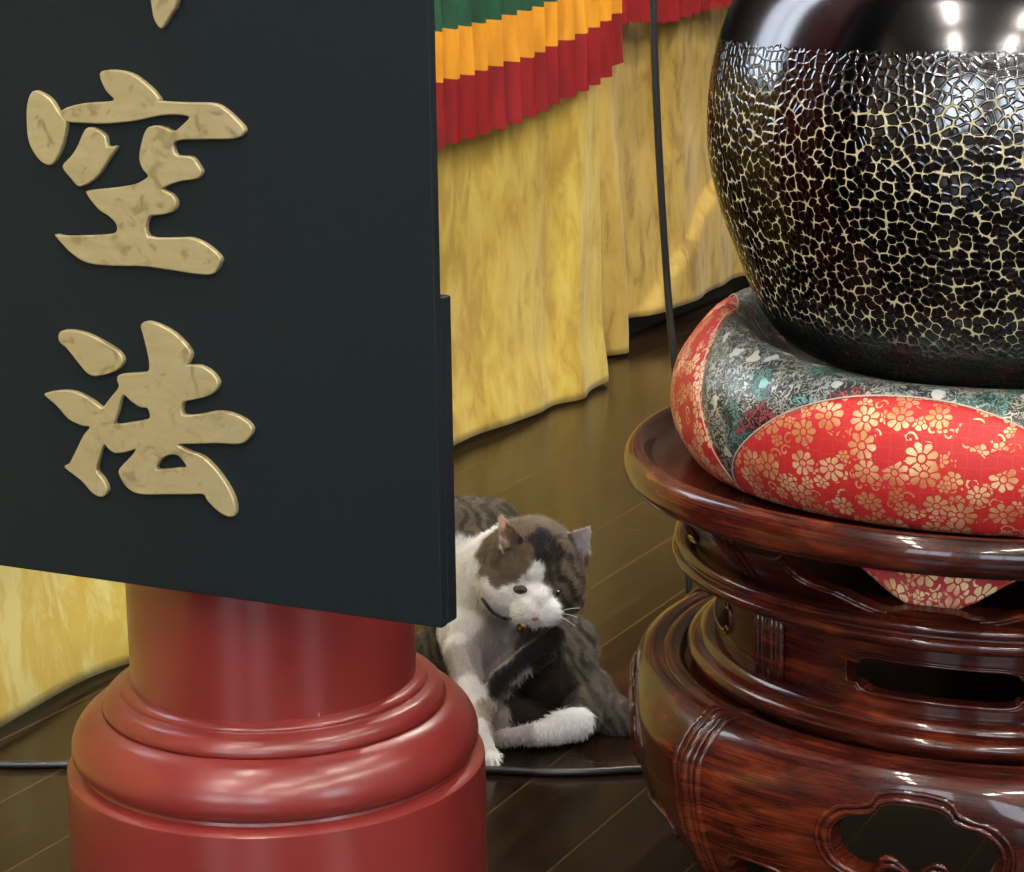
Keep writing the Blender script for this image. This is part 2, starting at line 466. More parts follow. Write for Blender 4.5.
# ------------------------------------------------------------------ the column and its board
CC = (-.1961, 1.7)
col_root = empty('red_column', (CC[0], CC[1], 0))
tag(col_root, 'round red painted column rising from a moulded red base, behind the black board', 'column')
lathe('shaft', [(0, .24), (.1156, .24), (.1156, 3.2), (0, 3.2)], CC, M['red'], col_root, seg=160)
base_prof = [(0, 0), (.172, 0), (.1715, .06), (.1705, .178), (.1700, .182), (.1675, .1838), (.1585, .1862), (.1575, .1885)]
torus = smooth_profile([(.1575, .1885), (.1630, .1930), (.1655, .2000), (.1640, .2100), (.1585, .2200), (.1500, .2280), (.1425, .2318), (.1395, .2325)], 5)
upper = smooth_profile([(.1375, .2315), (.1390, .2345), (.1375, .2400), (.1325, .2450), (.1265, .2472), (.1245, .2478), (.1240, .2505), (.1205, .2530), (.1150, .2545)], 4)
lathe('moulded_base', base_prof + torus[1:] + upper + [(0, .2545)], CC, M['red'], col_root, seg=192)

TH = R(26)
BN = Vector((-math.sin(TH), -math.cos(TH), 0)); BT = Vector((math.cos(TH), -math.sin(TH), 0))
C0 = Vector((CC[0], CC[1], 0))
def bp(a, z, off):          # board coordinates: a along, z up, off = distance from the column axis
    return C0 + BT * a + BN * off + Vector((0, 0, z))
def board_box(name, a0, a1, z0, z1, o0, o1, mat, root, bv=.001):
    V = [bp(a, z, o) for z in (z0, z1) for (a, o) in ((a0, o0), (a1, o0), (a1, o1), (a0, o1))]
    o = build(name, V, [(0,1,2,3),(7,6,5,4),(0,4,5,1),(1,5,6,2),(2,6,7,3),(3,7,4,0)], mat, root, smooth=False)
    recalc(o); bevel(o, bv, 2); return o
bd = empty('couplet_board', bp(0, .367, .15))
tag(bd, 'tall black wooden board with raised gold Chinese characters, hung on the red column', 'sign board')
board_box('panel', -.235, .235, .367, 2.05, .141, .150, M['board'], bd)
board_box('backing_panel', -.2345, .2355, .3675, .599, .127, .141, M['board'], bd, .0015)
for z in (.52, 1.7):
    board_box('mounting_block', -.03, .03, z, z + .06, .112, .142, M['board'], bd)

def glyph(name, polys, root, thick=.0035):
    cu = bpy.data.curves.new('outline', 'CURVE'); cu.dimensions = '2D'; cu.fill_mode = 'BOTH'
    cu.extrude = thick / 2; cu.bevel_depth = .0011; cu.bevel_resolution = 2; cu.offset = -.0009
    for P in polys:
        Q = smooth_loop(P, 3)
        sp = cu.splines.new('POLY'); sp.points.add(len(Q) - 1); sp.use_cyclic_u = True
        for i, (x, y) in enumerate(Q): sp.points[i].co = (x, y, 0, 1)
    tmp = bpy.data.objects.new('outline', cu); COL.objects.link(tmp)
    dg = bpy.context.evaluated_depsgraph_get()
    me = bpy.data.meshes.new_from_object(tmp.evaluated_get(dg))
    bpy.data.objects.remove(tmp, do_unlink=True)
    mx = Matrix(((BT.x, 0, BN.x, 0), (BT.y, 0, BN.y, 0), (0, 1, 0, 0), (0, 0, 0, 1)))
    mx.translation = C0 + BN * (.150 + thick / 2)
    me.transform(mx)
    me.materials.clear()
    o = link(name, me, M['gold'], root)
    child_fix(o, root); autosmooth(o, 40)
    return o
KONG = [[[-0.087, 0.7314], [-0.0794, 0.7303], [-0.0712, 0.7256], [-0.0652, 0.7171], [-0.0595, 0.7112], [-0.0601, 0.7038], [-0.0638, 0.6938], [-0.0701, 0.6832], [-0.0756, 0.679], [-0.0832, 0.6812], [-0.0903, 0.6892], [-0.0936, 0.6978], [-0.0939, 0.7102], [-0.0923, 0.7226]], [[-0.062, 0.7185], [-0.0435, 0.7238], [-0.0165, 0.7264], [-0.0226, 0.7335], [-0.0271, 0.7448], [-0.0195, 0.7478], [-0.0049, 0.7468], [0.0051, 0.743], [0.0163, 0.7353], [0.0223, 0.729], [0.0239, 0.7269], [0.0474, 0.7265], [0.0673, 0.7265], [0.077, 0.7225], [0.0864, 0.7152], [0.0917, 0.7094], [0.0882, 0.7046], [0.0802, 0.7027], [0.0575, 0.7017], [0.0345, 0.6998], [0.0329, 0.6921], [0.0367, 0.6893], [0.0468, 0.6889], [0.0522, 0.6836], [0.0548, 0.6784], [0.0503, 0.6739], [0.0357, 0.6716], [0.0208, 0.6657], [0.0294, 0.6617], [0.0325, 0.6557], [0.0293, 0.6502], [0.0198, 0.6473], [0.0078, 0.6448], [0.007, 0.6312], [0.0305, 0.6312], [0.0436, 0.6318], [0.0564, 0.6276], [0.0669, 0.6196], [0.0667, 0.6147], [0.0611, 0.6076], [0.0495, 0.6064], [0.0292, 0.6077], [0.0027, 0.6094], [-0.0243, 0.6084], [-0.047, 0.6091], [-0.0604, 0.6152], [-0.0691, 0.6223], [-0.0748, 0.6284], [-0.0656, 0.6276], [-0.035, 0.6299], [-0.0212, 0.6323], [-0.0199, 0.6386], [-0.0264, 0.6445], [-0.0352, 0.649], [-0.0444, 0.6598], [-0.0403, 0.662], [-0.0206, 0.6645], [-0.0026, 0.6677], [0.0066, 0.6717], [0.0097, 0.6748], [0.0055, 0.679], [0.003, 0.6862], [0.0051, 0.696], [0.0102, 0.707], [0.0176, 0.7097], [0.0263, 0.7087], [0.0334, 0.7065], [0.0409, 0.711], [0.0469, 0.7169], [0.0355, 0.7181], [0.021, 0.717], [0.0003, 0.7128], [-0.0235, 0.7104], [-0.0475, 0.7103], [-0.0595, 0.7112]], [[-0.0402, 0.7068], [-0.0328, 0.7058], [-0.0256, 0.7011], [-0.024, 0.6938], [-0.0163, 0.6941], [-0.0237, 0.6853], [-0.0319, 0.6752], [-0.0398, 0.6687], [-0.0507, 0.6645], [-0.0579, 0.6705], [-0.0644, 0.6782], [-0.0568, 0.6854], [-0.0502, 0.693], [-0.0451, 0.7018]], [[0.0174, 0.8244], [0.0198, 0.7941], [0.0215, 0.7835], [0.026, 0.7777], [0.029, 0.7789], [0.0352, 0.7871], [0.0413, 0.7953], [0.0486, 0.8243]]]
FA = [[[-0.0761, 0.5558], [-0.0681, 0.5581], [-0.0528, 0.5568], [-0.0378, 0.5515], [-0.0254, 0.5456], [-0.0208, 0.5395], [-0.0237, 0.534], [-0.0316, 0.5291], [-0.0459, 0.5254], [-0.0535, 0.5274], [-0.0608, 0.5344], [-0.0704, 0.5444], [-0.0771, 0.5493]], [[-0.0927, 0.5086], [-0.0794, 0.5117], [-0.0663, 0.5119], [-0.0523, 0.5074], [-0.0437, 0.5023], [-0.0406, 0.5025], [-0.0342, 0.5095], [-0.0257, 0.5188], [-0.0268, 0.5241], [-0.0246, 0.5279], [-0.0138, 0.5298], [0.0002, 0.5322], [0.0023, 0.5381], [0.0011, 0.5475], [-0.0019, 0.56], [-0.0032, 0.5662], [0.0025, 0.5693], [0.0135, 0.5673], [0.0256, 0.5619], [0.0349, 0.5542], [0.0388, 0.5482], [0.0368, 0.5428], [0.0349, 0.5399], [0.0464, 0.54], [0.0559, 0.5359], [0.0609, 0.529], [0.0577, 0.5224], [0.0501, 0.518], [0.0377, 0.5145], [0.0301, 0.5121], [0.0291, 0.5031], [0.042, 0.5038], [0.0569, 0.5076], [0.069, 0.5076], [0.0809, 0.5041], [0.0879, 0.4978], [0.0839, 0.49], [0.0764, 0.4856], [0.0581, 0.4845], [0.0384, 0.4823], [0.0239, 0.4803], [0.0306, 0.4766], [0.0452, 0.4727], [0.057, 0.4631], [0.0662, 0.4512], [0.0706, 0.441], [0.0702, 0.4328], [0.064, 0.4306], [0.0555, 0.434], [0.0472, 0.4407], [0.0438, 0.4451], [0.0313, 0.4438], [0.0111, 0.4417], [-0.0119, 0.4393], [-0.0231, 0.4432], [-0.0297, 0.4524], [-0.0281, 0.458], [-0.0177, 0.4677], [-0.0135, 0.4735], [-0.0214, 0.4706], [-0.0318, 0.4686], [-0.038, 0.4713], [-0.0417, 0.4742], [-0.0461, 0.4661], [-0.0501, 0.4537], [-0.0448, 0.4476], [-0.0414, 0.4402], [-0.0457, 0.4339], [-0.0547, 0.4356], [-0.0645, 0.4445], [-0.0789, 0.4531], [-0.0742, 0.4568], [-0.0682, 0.4662], [-0.0594, 0.4802], [-0.0538, 0.4862], [-0.0615, 0.487], [-0.073, 0.491], [-0.0828, 0.5], [-0.0916, 0.5058]], [[-0.0225, 0.5133], [-0.0151, 0.509], [-0.0078, 0.5053], [-0.0015, 0.5052], [0.0006, 0.4985], [-0.0058, 0.4954], [-0.0187, 0.4925], [-0.0316, 0.4905], [-0.0279, 0.5004]], [[0.0179, 0.4722], [0.0241, 0.4717], [0.0304, 0.4644], [0.0223, 0.4623], [0.0038, 0.4596], [0.0076, 0.4669], [0.0128, 0.4706]]]

glyph('gold_character', KONG[:3], bd)['label'] = 'raised gold character reading emptiness'
glyph('gold_character', FA, bd)['label'] = 'raised gold character reading law'
glyph('gold_character', [KONG[3]], bd)['label'] = 'tip of a gold stroke at the top of the photo'

# ------------------------------------------------------------------ the stand
S = (.4104, 1.7994)
st = empty('display_stand', (S[0], S[1], 0))
tag(st, 'round lacquered rosewood stand with pierced bulging aprons, under the brocade cushion', 'stand')
wood = M['wood']
def arc(cx, cz, r, a0, a1, n=6):
    return [(cx + r * math.cos(R(a0 + (a1-a0)*i/n)), cz + r * math.sin(R(a0 + (a1-a0)*i/n))) for i in range(n+1)]
tray = [(0, .400), (.280, .400), (.288, .4012)] + smooth_profile([(.292, .403), (.296, .409), (.3005, .4135), (.3055, .4150), (.3110, .4125), (.3150, .4060), (.3162, .3980), (.3150, .3910), (.3115, .3865)], 4) + [(.306, .3850), (.298, .3850), (.10, .3850), (0, .3850)]
lathe('tray', tray, S, wood, st, seg=224)
SEAM = 58.5
def shell(prof, th):
    """closed section: the profile and its copy moved inwards"""
    return list(prof) + [(r - th, z) for r, z in reversed(prof)]
def surf(prof, rmod=None):
    """profile sampled by height: returns M(az, z, off)"""
    P = sorted(prof, key=lambda q: q[1])
    def r_of(z):
        if z <= P[0][1]: return P[0][0]
        for (r0, z0), (r1, z1) in zip(P, P[1:]):
            if z <= z1: return r0 + (r1 - r0) * ((z - z0) / max(1e-9, z1 - z0))
        return P[-1][0]
    def Mf(az, z, off=0):
        a = R(az); r = r_of(z) * (rmod(a, z) if rmod else 1) + off
        return Vector((S[0] - r * math.sin(a), S[1] - r * math.cos(a), z))
    return Mf
def cutter(Mf, loop, o0, o1):
    n = len(loop)
    V = [Mf(a, z, o0) for a, z in loop] + [Mf(a, z, o1) for a, z in loop]
    Fc = [(i, (i+1) % n, n + (i+1) % n, n + i) for i in range(n)] + [tuple(reversed(range(n))), tuple(range(n, 2*n))]
    me = bpy.data.meshes.new('cutter'); me.from_pydata(V, [], Fc)
    bm = bmesh.new(); bm.from_mesh(me); bmesh.ops.triangulate(bm, faces=[f for f in bm.faces if len(f.verts) > 4]); bmesh.ops.recalc_face_normals(bm, faces=bm.faces); bm.to_mesh(me); bm.free()
    o = bpy.data.objects.new('cutter', me); COL.objects.link(o)
    o.location = st.location * 0
    return o
def pierced(name, prof, th, Mf, loops, rmod=None, seg=360):
    V, Fc, U = lathe_data(shell(prof, th), S, seg=seg, closed=True, rmod=rmod)
    o = build(name, V, Fc, wood, None); recalc(o)
    boolean(o, [cutter(Mf, lp, -.045, .03) for lp in loops])
    if not o.data.materials: o.data.materials.append(wood)
    o.data.polygons.foreach_set('use_smooth', [True] * len(o.data.polygons))
    autosmooth(o, 38)
    o.parent = st; child_fix(o, st)
    return o
CEN = [22.5 + 72 * k for k in range(5)]
# neck
neck_prof = smooth_profile([(.296, .386), (.288, .374), (.278, .361), (.268, .348), (.261, .337)], 4)
nM = surf(neck_prof)
def neck_loop(c):
    half = [(23, .379), (22.5, .366), (21, .3575), (18, .3535), (15.5, .3515), (12.5, .3455), (9.5, .3405), (6.5, .3395), (4.5, .3435), (2.5, .3445), (0, .3445)]
    L = [(c + a, z) for a, z in half] + [(c - a, z) for a, z in reversed(half[:-1])]
    top = [(c - 23 + 46 * i / 12, .3815) for i in range(13)]
    return L + top
neck_loops = [neck_loop(c) for c in CEN]
neck = pierced('neck', neck_prof, .012, nM, neck_loops)
for c in CEN:
    half = [(23.6, .377), (23.2, .365), (21.4, .3560), (18, .3518), (15.5, .3498), (12.5, .3440), (9.5, .3393), (7.5, .3385)]
    for sg in (1, -1):
        pts = smooth_profile([(c + sg * a, z) for a, z in half], 4)
        d = []
        for k, off in ((0, .0005), (1, .0015)):
            d.append(tube_data([nM(a + sg * k * .6, z - k * .0022, off) for a, z in pts], .0017, 8))
        o = build('carved_edge', *merge(*d), wood, neck); recalc(o)
    # incised reeding at the corners
for k in range(5):
    d = []
    for q in (-2.0, 0, 2.0):
        d.append(tube_data([nM(SEAM + 72 * k + q, z, .0008) for z in (.384, .376, .368, .360, .352, .344, .339)], .0019, 8))
    recalc(build('reeding', *merge(*d), wood, neck))
# rings
ring1 = [(.246, .3385)] + smooth_profile([(.262, .3380), (.2680, .3370), (.2725, .3335), (.2725, .3295), (.2700, .3275)], 4) + smooth_profile([(.2705, .3262), (.2745, .3235), (.2745, .3185), (.2700, .3150), (.2600, .3135)], 4) + [(.236, .3125)]
lathe('upper_moulding', ring1 + [(.225, .3125), (.225, .3385)], S, wood, st, closed=True, seg=224)
waist_prof = [(.2370, .3135), (.2368, .295), (.2366, .275), (.2366, .2500)]
wM = surf(waist_prof)
def waist_loop(c, g=0):
    q = [(17.5 + g, .2700), (17.5 + g, .2850), (16.3 + g, .2868), (15.2 + g, .2862), (14.3 + g, .2895 + g * .0024), (12, .2915 + g * .0024)]
    Q = [(c + a, z) for a, z in reversed(q)]
    Q2 = [(c - a, z) for a, z in q]
    b = [(14.3 + g, .2655 - g * .0024), (15.2 + g, .2690), (16.3 + g, .2685)]
    B1 = [(c + a, z) for a, z in reversed(b)]; B2 = [(c - a, z) for a, z in b]
    topm = [(c + a, .2915 + g * .0024) for a in (-8, -4, 0, 4, 8)]
    bot = [(c + a, .2635 - g * .0024) for a in (12, 8, 4, 0, -4, -8, -12)]
    # order: top left->right in az, then down, then back
    return topm + Q + list(reversed(B1)) + bot + B2 + Q2
def order_loop(c, L):
    cz = sum(z for a, z in L) / len(L)
    return sorted(L, key=lambda q: math.atan2((q[1] - cz) * 14, (q[0] - c) * .9))
wl = [order_loop(c, waist_loop(c)) for c in CEN]
waist = pierced('waist', waist_prof, .012, wM, wl)
for c in CEN:
    L = order_loop(c, waist_loop(c, .35))
    L2 = order_loop(c, waist_loop(c, 1.0))
    d = [tube_data([wM(a, z, .0008) for a, z in smooth_loop(L, 3)], .0015, 8, True), tube_data([wM(a, z, .0002) for a, z in smooth_loop(L2, 3)], .0013, 8, True)]
    recalc(build('carved_edge', *merge(*d), wood, waist))
for k in range(5):
    a = SEAM + 1 + 72 * k
    d = []
    for q, rr in ((-3.6, .0030), (-2.2, .0022), (-.9, .0030), (.9, .0030), (2.2, .0022), (3.6, .0030)):
        d.append(tube_data([wM(a + q, z, .0030) for z in (.3130, .29, .27, .2510)], rr, 10))
    d.append(tube_data([wM(a, z, -.004) for z in (.3130, .29, .27, .2510)], .0095, 12))
    recalc(build('pilaster', *merge(*d), wood, st))
ring2 = smooth_profile([(.2370, .2525), (.2455, .2515), (.2495, .2480), (.2505, .2455)], 4) + smooth_profile([(.2515, .2450), (.2580, .2425), (.2615, .2375), (.2605, .2320), (.2560, .2270), (.2520, .2240)], 4) + [(.2510, .2215)]
lathe('lower_moulding', [(.225, .2525)] + ring2 + [(.225, .2215)], S, wood, st, closed=True, seg=224)
lathe('shade_deck', [(0, .2215), (.292, .2205), (.292, .2150), (0, .2150)], S, wood, st, seg=160)  # groove floor, its centre filled in to keep the waist opening dark
lathe('shade_disc', [(0, .3180), (.240, .3180), (.240, .3130), (0, .3130)], S, wood, st, seg=120)  # disc added to keep the inside of the neck dark
# belly: five bulging aprons between reeded legs
def rmod(az, z):
    k = (1 - math.cos(5 * (az - R(22.5)))) / 2
    f = max(0, min(1, (.231 - z) / .030)) * max(0, min(1, z / .09))
    return 1 + .052 * k * f
bel = [(.2800, .2215), (.2800, .2262), (.2830, .2295), (.2890, .2315), (.2960, .2305), (.3025, .2250), (.3065, .2150), (.3085, .2000), (.3088, .1850), (.3070, .1650), (.3030, .1450), (.2970, .1250), (.2890, .1070), (.2790, .0900), (.2670, .0730), (.2550, .0560), (.2470, .0400), (.2440, .0250), (.2480, .0120), (.2560, .0000)]
bel = smooth_profile(bel, 4)
bel_low = [q for i, q in enumerate(bel) if not (q[1] > .2312 or (q[0] < .29 and q[1] > .2))]
bM = surf(bel_low, rmod)
def open_loop(c, g=0):
    h = [(0, .2070), (3, .2060), (4.6, .2025), (5.2, .1975), (7, .1945), (9, .1925), (10.8, .1850), (11.6, .1750), (11.4, .1640), (10.4, .1550), (8.4, .1490), (6.5, .1475), (4.5, .1430), (3.0, .1370), (0, .1350)]
    cz = .172
    L = [(c + a * (1 + g), cz + (z - cz) * (1 + g * 1.6)) for a, z in h] + [(c - a * (1 + g), cz + (z - cz) * (1 + g * 1.6)) for a, z in reversed(h[1:-1])]
    return smooth_loop(L, 3)
def apron_loop(c):
    h = [(0, .1050), (5, .1060), (9, .1100), (13, .1190), (17, .1230), (21, .1290), (25, .1315), (28.5, .1290), (29.8, .1150), (30.3, .08), (30.3, .04), (29.2, .015), (28.6, -.01)]
    return [(c + a, z) for a, z in reversed(h)] + [(c - a, z) for a, z in h[1:]]
belly = pierced('apron', bel, .016, bM, [open_loop(c) for c in CEN] + [apron_loop(c) for c in CEN], rmod=rmod, seg=400)
for c in CEN:
    d = [tube_data([bM(a, z, .0012) for a, z in open_loop(c, .07)], .0024, 10, True),
         tube_data([bM(a, z, .0002) for a, z in open_loop(c, .17)], .0022, 10, True)]
    recalc(build('carved_edge', *merge(*d), wood, belly))
    ap = smooth_profile([(q[0], q[1] + .0022) for q in apron_loop(c)[4:-4]], 3)
    recalc(build('carved_lip', *tube_data([bM(a, z, .0006) for a, z in ap], .0016, 8), wood, belly))
    # scroll carving at the foot of each opening
    d = []
    for sg in (1, -1):
        pts = []
        for i in range(22):
            t_ = i / 21; an = t_ * 4.2 * math.pi / 2; rr = 2.7 * (1 - .72 * t_)
            pts.append((c + sg * (3.4 + rr * math.cos(an + 3.3)), .1445 + rr * .0045 * math.sin(an + 3.3) * -1))
        d.append(tube_data([bM(a, z, -.004) for a, z in pts], [.0030 * (1 - .35 * i / 21) for i in range(22)], 8))
        pts = smooth_profile([(c + sg * .6, .137), (c + sg * 1.0, .150), (c + sg * 3.0, .1600), (c + sg * 4.6, .158), (c + sg * 4.2, .151)], 5)
        d.append(tube_data([bM(a, z, -.004) for a, z in pts], .0026, 8))
    recalc(build('scroll_carving', *merge(*d), wood, belly))
for k in range(5):
    a0 = SEAM + 72 * k
    zs = [.2225, .2255, .2285, .2300, .2305, .2290, .2260, .2200, .2130, .2050, .1950, .185, .17, .155, .14, .125, .11, .095, .08, .065, .05, .038]
    def path(q):
        out = [Vector((S[0] - r * math.sin(R(a0+q)), S[1] - r * math.cos(R(a0+q)), z)) for r, z in ((.256, .2235), (.268, .2262), (.280, .2290), (.289, .2325), (.2965, .2318))]
        out += [bM(a0 + q * (1 - .25 * max(0, .2 - z) / .2), z, .0005) for z in zs[7:]]
        return out
    d = [tube_data(path(q), .0029, 10) for q in (-2.9, -1.6, -.3, 1.0, 2.3)]
    d.append(tube_data([p_ for p_ in path(-.3)], .0055, 12))
    recalc(build('reeded_band', *merge(*d), wood, st))
    # the foot under each leg
    ft = []
    V = []; prof = [(.236, .0), (.262, .0), (.268, .010), (.262, .022), (.256, .030), (.240, .030)]
    n = 10
    for i in range(n + 1):
        aa = a0 - 7 + 14 * i / n
        for r, z in prof: V.append((S[0] - r * math.sin(R(aa)), S[1] - r * math.cos(R(aa)), z))
    mP = len(prof); Fc = [(i*mP + j, (i+1)*mP + j, (i+1)*mP + (j+1) % mP, i*mP + (j+1) % mP) for i in range(n) for j in range(mP)]
    Fc += [tuple(range(mP)), tuple(n*mP + j for j in reversed(range(mP)))]
    o = recalc(build('foot', V, Fc, wood, st)); bevel(o, .002)
# red brocade sagging inside the neck
V, Fc, U = [], [], []
NA, NR = 90, 14
for i in range(NA):
    az = 2 * math.pi * i / NA
    w = .5 + .5 * math.cos(5 * (az - R(24)))
    for j in range(NR):
        t_ = j / (NR - 1)
        zlow = .3835 - .046 * (w ** 2.4) - .004
        if j == 0: r, z = .05, .3838
        else:
            r = .235 - .006 * math.sin(t_ * math.pi) ; z = .3840 + (zlow - .3840) * (j - 1) / (NR - 2)
        V.append((S[0] - r * math.sin(az), S[1] - r * math.cos(az), z)); U.append((az * .24, t_ * .05 + .003))
for i in range(NA):
    for j in range(NR - 1):
        a, b = i * NR + j, ((i + 1) % NA) * NR + j
        Fc.append((a, b, b + 1, a + 1))
o = build('brocade_lining', V, Fc, M['brocade'], None, uvs=U); recalc(o)
md = o.modifiers.new('solid', 'SOLIDIFY'); md.thickness = .002
tag(o, 'red and gold brocade cloth seen through the pierced neck of the rosewood stand', 'cloth')

# ------------------------------------------------------------------ cushion
cu_prof = smooth_profile([(.10, .4015), (.200, .4012), (.240, .4012), (.2555, .4040), (.2665, .4180), (.2745, .4350), (.2768, .4560), (.2735, .4770), (.2650, .4920), (.2520, .5030), (.2360, .5080), (.2180, .5050), (.2020, .4950), (.1840, .4850), (.1600, .4780), (.1200, .4740), (.06, .4720), (.0, .4720)], 6)
Ls = [0]
for (r0, z0), (r1, z1) in zip(cu_prof, cu_prof[1:]): Ls.append(Ls[-1] + math.hypot(r1-r0, z1-z0))
Ltot = Ls[-1]
def cu_at(s):
    s = max(0, min(Ltot, s))
    for i in range(len(Ls) - 1):
        if s <= Ls[i+1]:
            t_ = (s - Ls[i]) / max(1e-9, Ls[i+1] - Ls[i]); a, b = cu_prof[i], cu_prof[i+1]
            return a[0] + (b[0]-a[0])*t_, a[1] + (b[1]-a[1])*t_
    return cu_prof[-1]
def s_of(pred): return next(Ls[i] for i in range(len(Ls)) if pred(*cu_prof[i]))
S_TIP = s_of(lambda r, z: r > .2555 and z > .404)
TIP0 = 63.7
TOPS = [s_of(lambda r, z: r < .253 and z > .49), s_of(lambda r, z: r < .222 and z > .49)] + [s_of(lambda r, z: r < .24 and z > .49)] * 3
cushion = empty('round_cushion', (S[0], S[1], .4))
tag(cushion, 'thick round cushion in red and black patterned brocade between bowl and stand', 'cushion')
def cu_point(az, s, k, lift=0.0):
    r, z = cu_at(s)
    hb = (1 - math.cos(R(max(0, min(1, (abs(((az - 200) % 360) - 180) - 10) / 70)) * 180))) / 2     # the pad is plumper away from the front
    k_ = math.exp(-((r - .228) / .026) ** 2) * max(0, min(1, (z - .46) / .04))
    z += .021 * hb * k_
    p = Vector((S[0] - r * math.sin(R(az)), S[1] - r * math.cos(R(az)), z))
    # slight puckers
    q = noise.noise(Vector((az * .12, s * 22, 3))) * .0012 if .41 < z else 0
    p.x += -q * math.sin(R(az)); p.y += -q * math.cos(R(az))
    return p
for k in range(5):
    a0 = TIP0 + 72 * (k - 1); top = TOPS[k % 5] if k < 5 else TOPS[2]
    # k=0 spans az -8.3..63.7 (the front petal)
    NU, NV = 72, 34
    def sb(t_): return S_TIP + (top - S_TIP) * (math.sin(math.pi * t_) ** .62)
    for kind in ('red', 'dark'):
        V, Fc, U = [], [], []
        for i in range(NU + 1):
            t_ = i / NU; az = a0 + 72 * t_; b = sb(t_)
            for j in range(NV + 1):
                w = j / NV
                s = b * w if kind == 'red' else b + (Ltot - b) * w
                V.append(cu_point(az, s, k))
                # puff away from the seam
                d = abs(s - b); puff = -.0022 * math.exp(-d / .004)
                ctr = Vector((S[0] - .20 * math.sin(R(az)), S[1] - .20 * math.cos(R(az)), .455))
                v_ = V[-1]; dirn = (v_ - ctr).normalized() if cu_at(s)[1] > .41 else Vector((0, 0, 0))
                V[-1] = v_ + dirn * puff
                U.append((R(az) * .26, s))
        for i in range(NU):
            for j in range(NV):
                a, b_ = i * (NV+1) + j, (i+1) * (NV+1) + j
                Fc.append((a, b_, b_ + 1, a + 1))
        if kind == 'red': o = build('petal_panel', V, Fc, M['brocade'], cushion, uvs=U); o['label'] = 'red petal panel with gold flowers'
        else: o = build('filler_panel', V, Fc, M['dark_brocade'], cushion, uvs=U); o['label'] = 'black panel with silver and green weave'
        recalc(o)
    pts = [cu_point(a0 + 72 * i / 60, sb(i / 60), k) for i in range(61)]
    tube('seam_cord', pts, .0006, M['stitch'], cushion, 6)

# ------------------------------------------------------------------ bowl
bp_ = smooth_profile([(0, .4790), (.10, .4800), (.140, .4860), (.172, .4985), (.1960, .5200), (.2105, .5470), (.2215, .5740), (.2345, .6080), (.2440, .6425), (.2475, .6720), (.2465, .7080), (.2400, .7456), (.2275, .7820), (.2100, .8100), (.196, .835), (.192, .850), (.197, .862), (.199, .868)], 8)
inner = [(r - .004, z + .001) for r, z in reversed(bp_) if r > .01]
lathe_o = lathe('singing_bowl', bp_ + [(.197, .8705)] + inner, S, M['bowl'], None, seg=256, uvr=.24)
tag(lathe_o, 'large black hammered metal singing bowl with pale speckled lines, on the brocade cushion', 'bowl')

# ------------------------------------------------------------------ altar cloths
PH = R(62.5)
NN = Vector((math.sin(PH), -math.cos(PH), 0)); TT = Vector((math.cos(PH), math.sin(PH), 0)); P0 = Vector((.171, 4.015, 0))
def tp(t_, off, z): return P0 + TT * t_ + NN * off + Vector((0, 0, z))
def interp(tab, x):
    if x <= tab[0][0]: return tab[0][1]
    for (a, b), (c, d) in zip(tab, tab[1:]):
        if x <= c: return b + (d - b) * (x - a) / (c - a)
    return tab[-1][1]
def sstep(a, b, x):
    x = max(0, min(1, (x - a) / (b - a))); return x * x * (3 - 2 * x)
def altar_cloth(name, t0, t1, off, depth, top, hem, fold, mat, label, step=.012):
    """cloth draped over a box-shaped altar: front, both ends and the top"""
    path = []                                            # (t, offset, outward normal, is front)
    rc = .02
    nT = int((t1 - t0) / step)
    for i in range(12): path.append((t0, off - depth + (depth - rc) * i / 12, -TT, 0))
    for i in range(5):
        a = math.pi / 2 * i / 4; path.append((t0 + rc - rc * math.cos(a), off - rc + rc * math.sin(a), (-TT * math.cos(a) + NN * math.sin(a)), 1))
    for i in range(1, nT): path.append((t0 + rc + (t1 - t0 - 2 * rc) * i / nT, off, NN, 1))
    for i in range(5):
        a = math.pi / 2 * i / 4; path.append((t1 - rc + rc * math.sin(a), off - rc + rc * math.cos(a), (TT * math.sin(a) + NN * math.cos(a)), 1))
    for i in range(1, 13): path.append((t1, off - rc - (depth - rc) * i / 12, TT, 0))
    NZ = 60; V = []; Fc = []
    for (t_, o_, n_, fr) in path:
        for j in range(NZ + 1):
            w = j / NZ
            h = hem(t_) if fr else hem(t_)
            z = h + (top - h) * w
            d = fold(t_, z)
            V.append(tp(t_, o_, z) + n_ * d)
    m_ = NZ + 1
    for i in range(len(path) - 1):
        for j in range(NZ): Fc.append((i*m_ + j, (i+1)*m_ + j, (i+1)*m_ + j + 1, i*m_ + j + 1))
    k = len(V); V.append(tp((t0 + t1) / 2, off - depth / 2, top))
    for i in range(len(path) - 1): Fc.append((i*m_ + NZ, (i+1)*m_ + NZ, k))
    Fc.append(((len(path)-1)*m_ + NZ, NZ, k))
    o = build(name, V, Fc, mat, None); recalc(o)
    md = o.modifiers.new('thickness', 'SOLIDIFY'); md.thickness = .003; md.offset = -1
    tag(o, label, 'cloth', 'yellow altar cloths')
    return o
def fold_a(t_, z):
    g = 1 - sstep(.0, .75, z) * .55
    n = noise.noise(Vector((t_ * 2.3, z * .7, 1.3)))
    d = .008 * math.sin(t_ * 12 + 3.2 * n + z * 2.5) * g + .002 * math.sin(t_ * 39 + 3 * n) * g + .014 * n
    d += .020 * math.exp(-((t_ + .13 - .10 * (z - .3)) / .045) ** 2) * (1 - .4 * z)      # long fold near the corner
    d += .014 * sstep(.14, .0, z)                                # slight bell at the hem
    return d
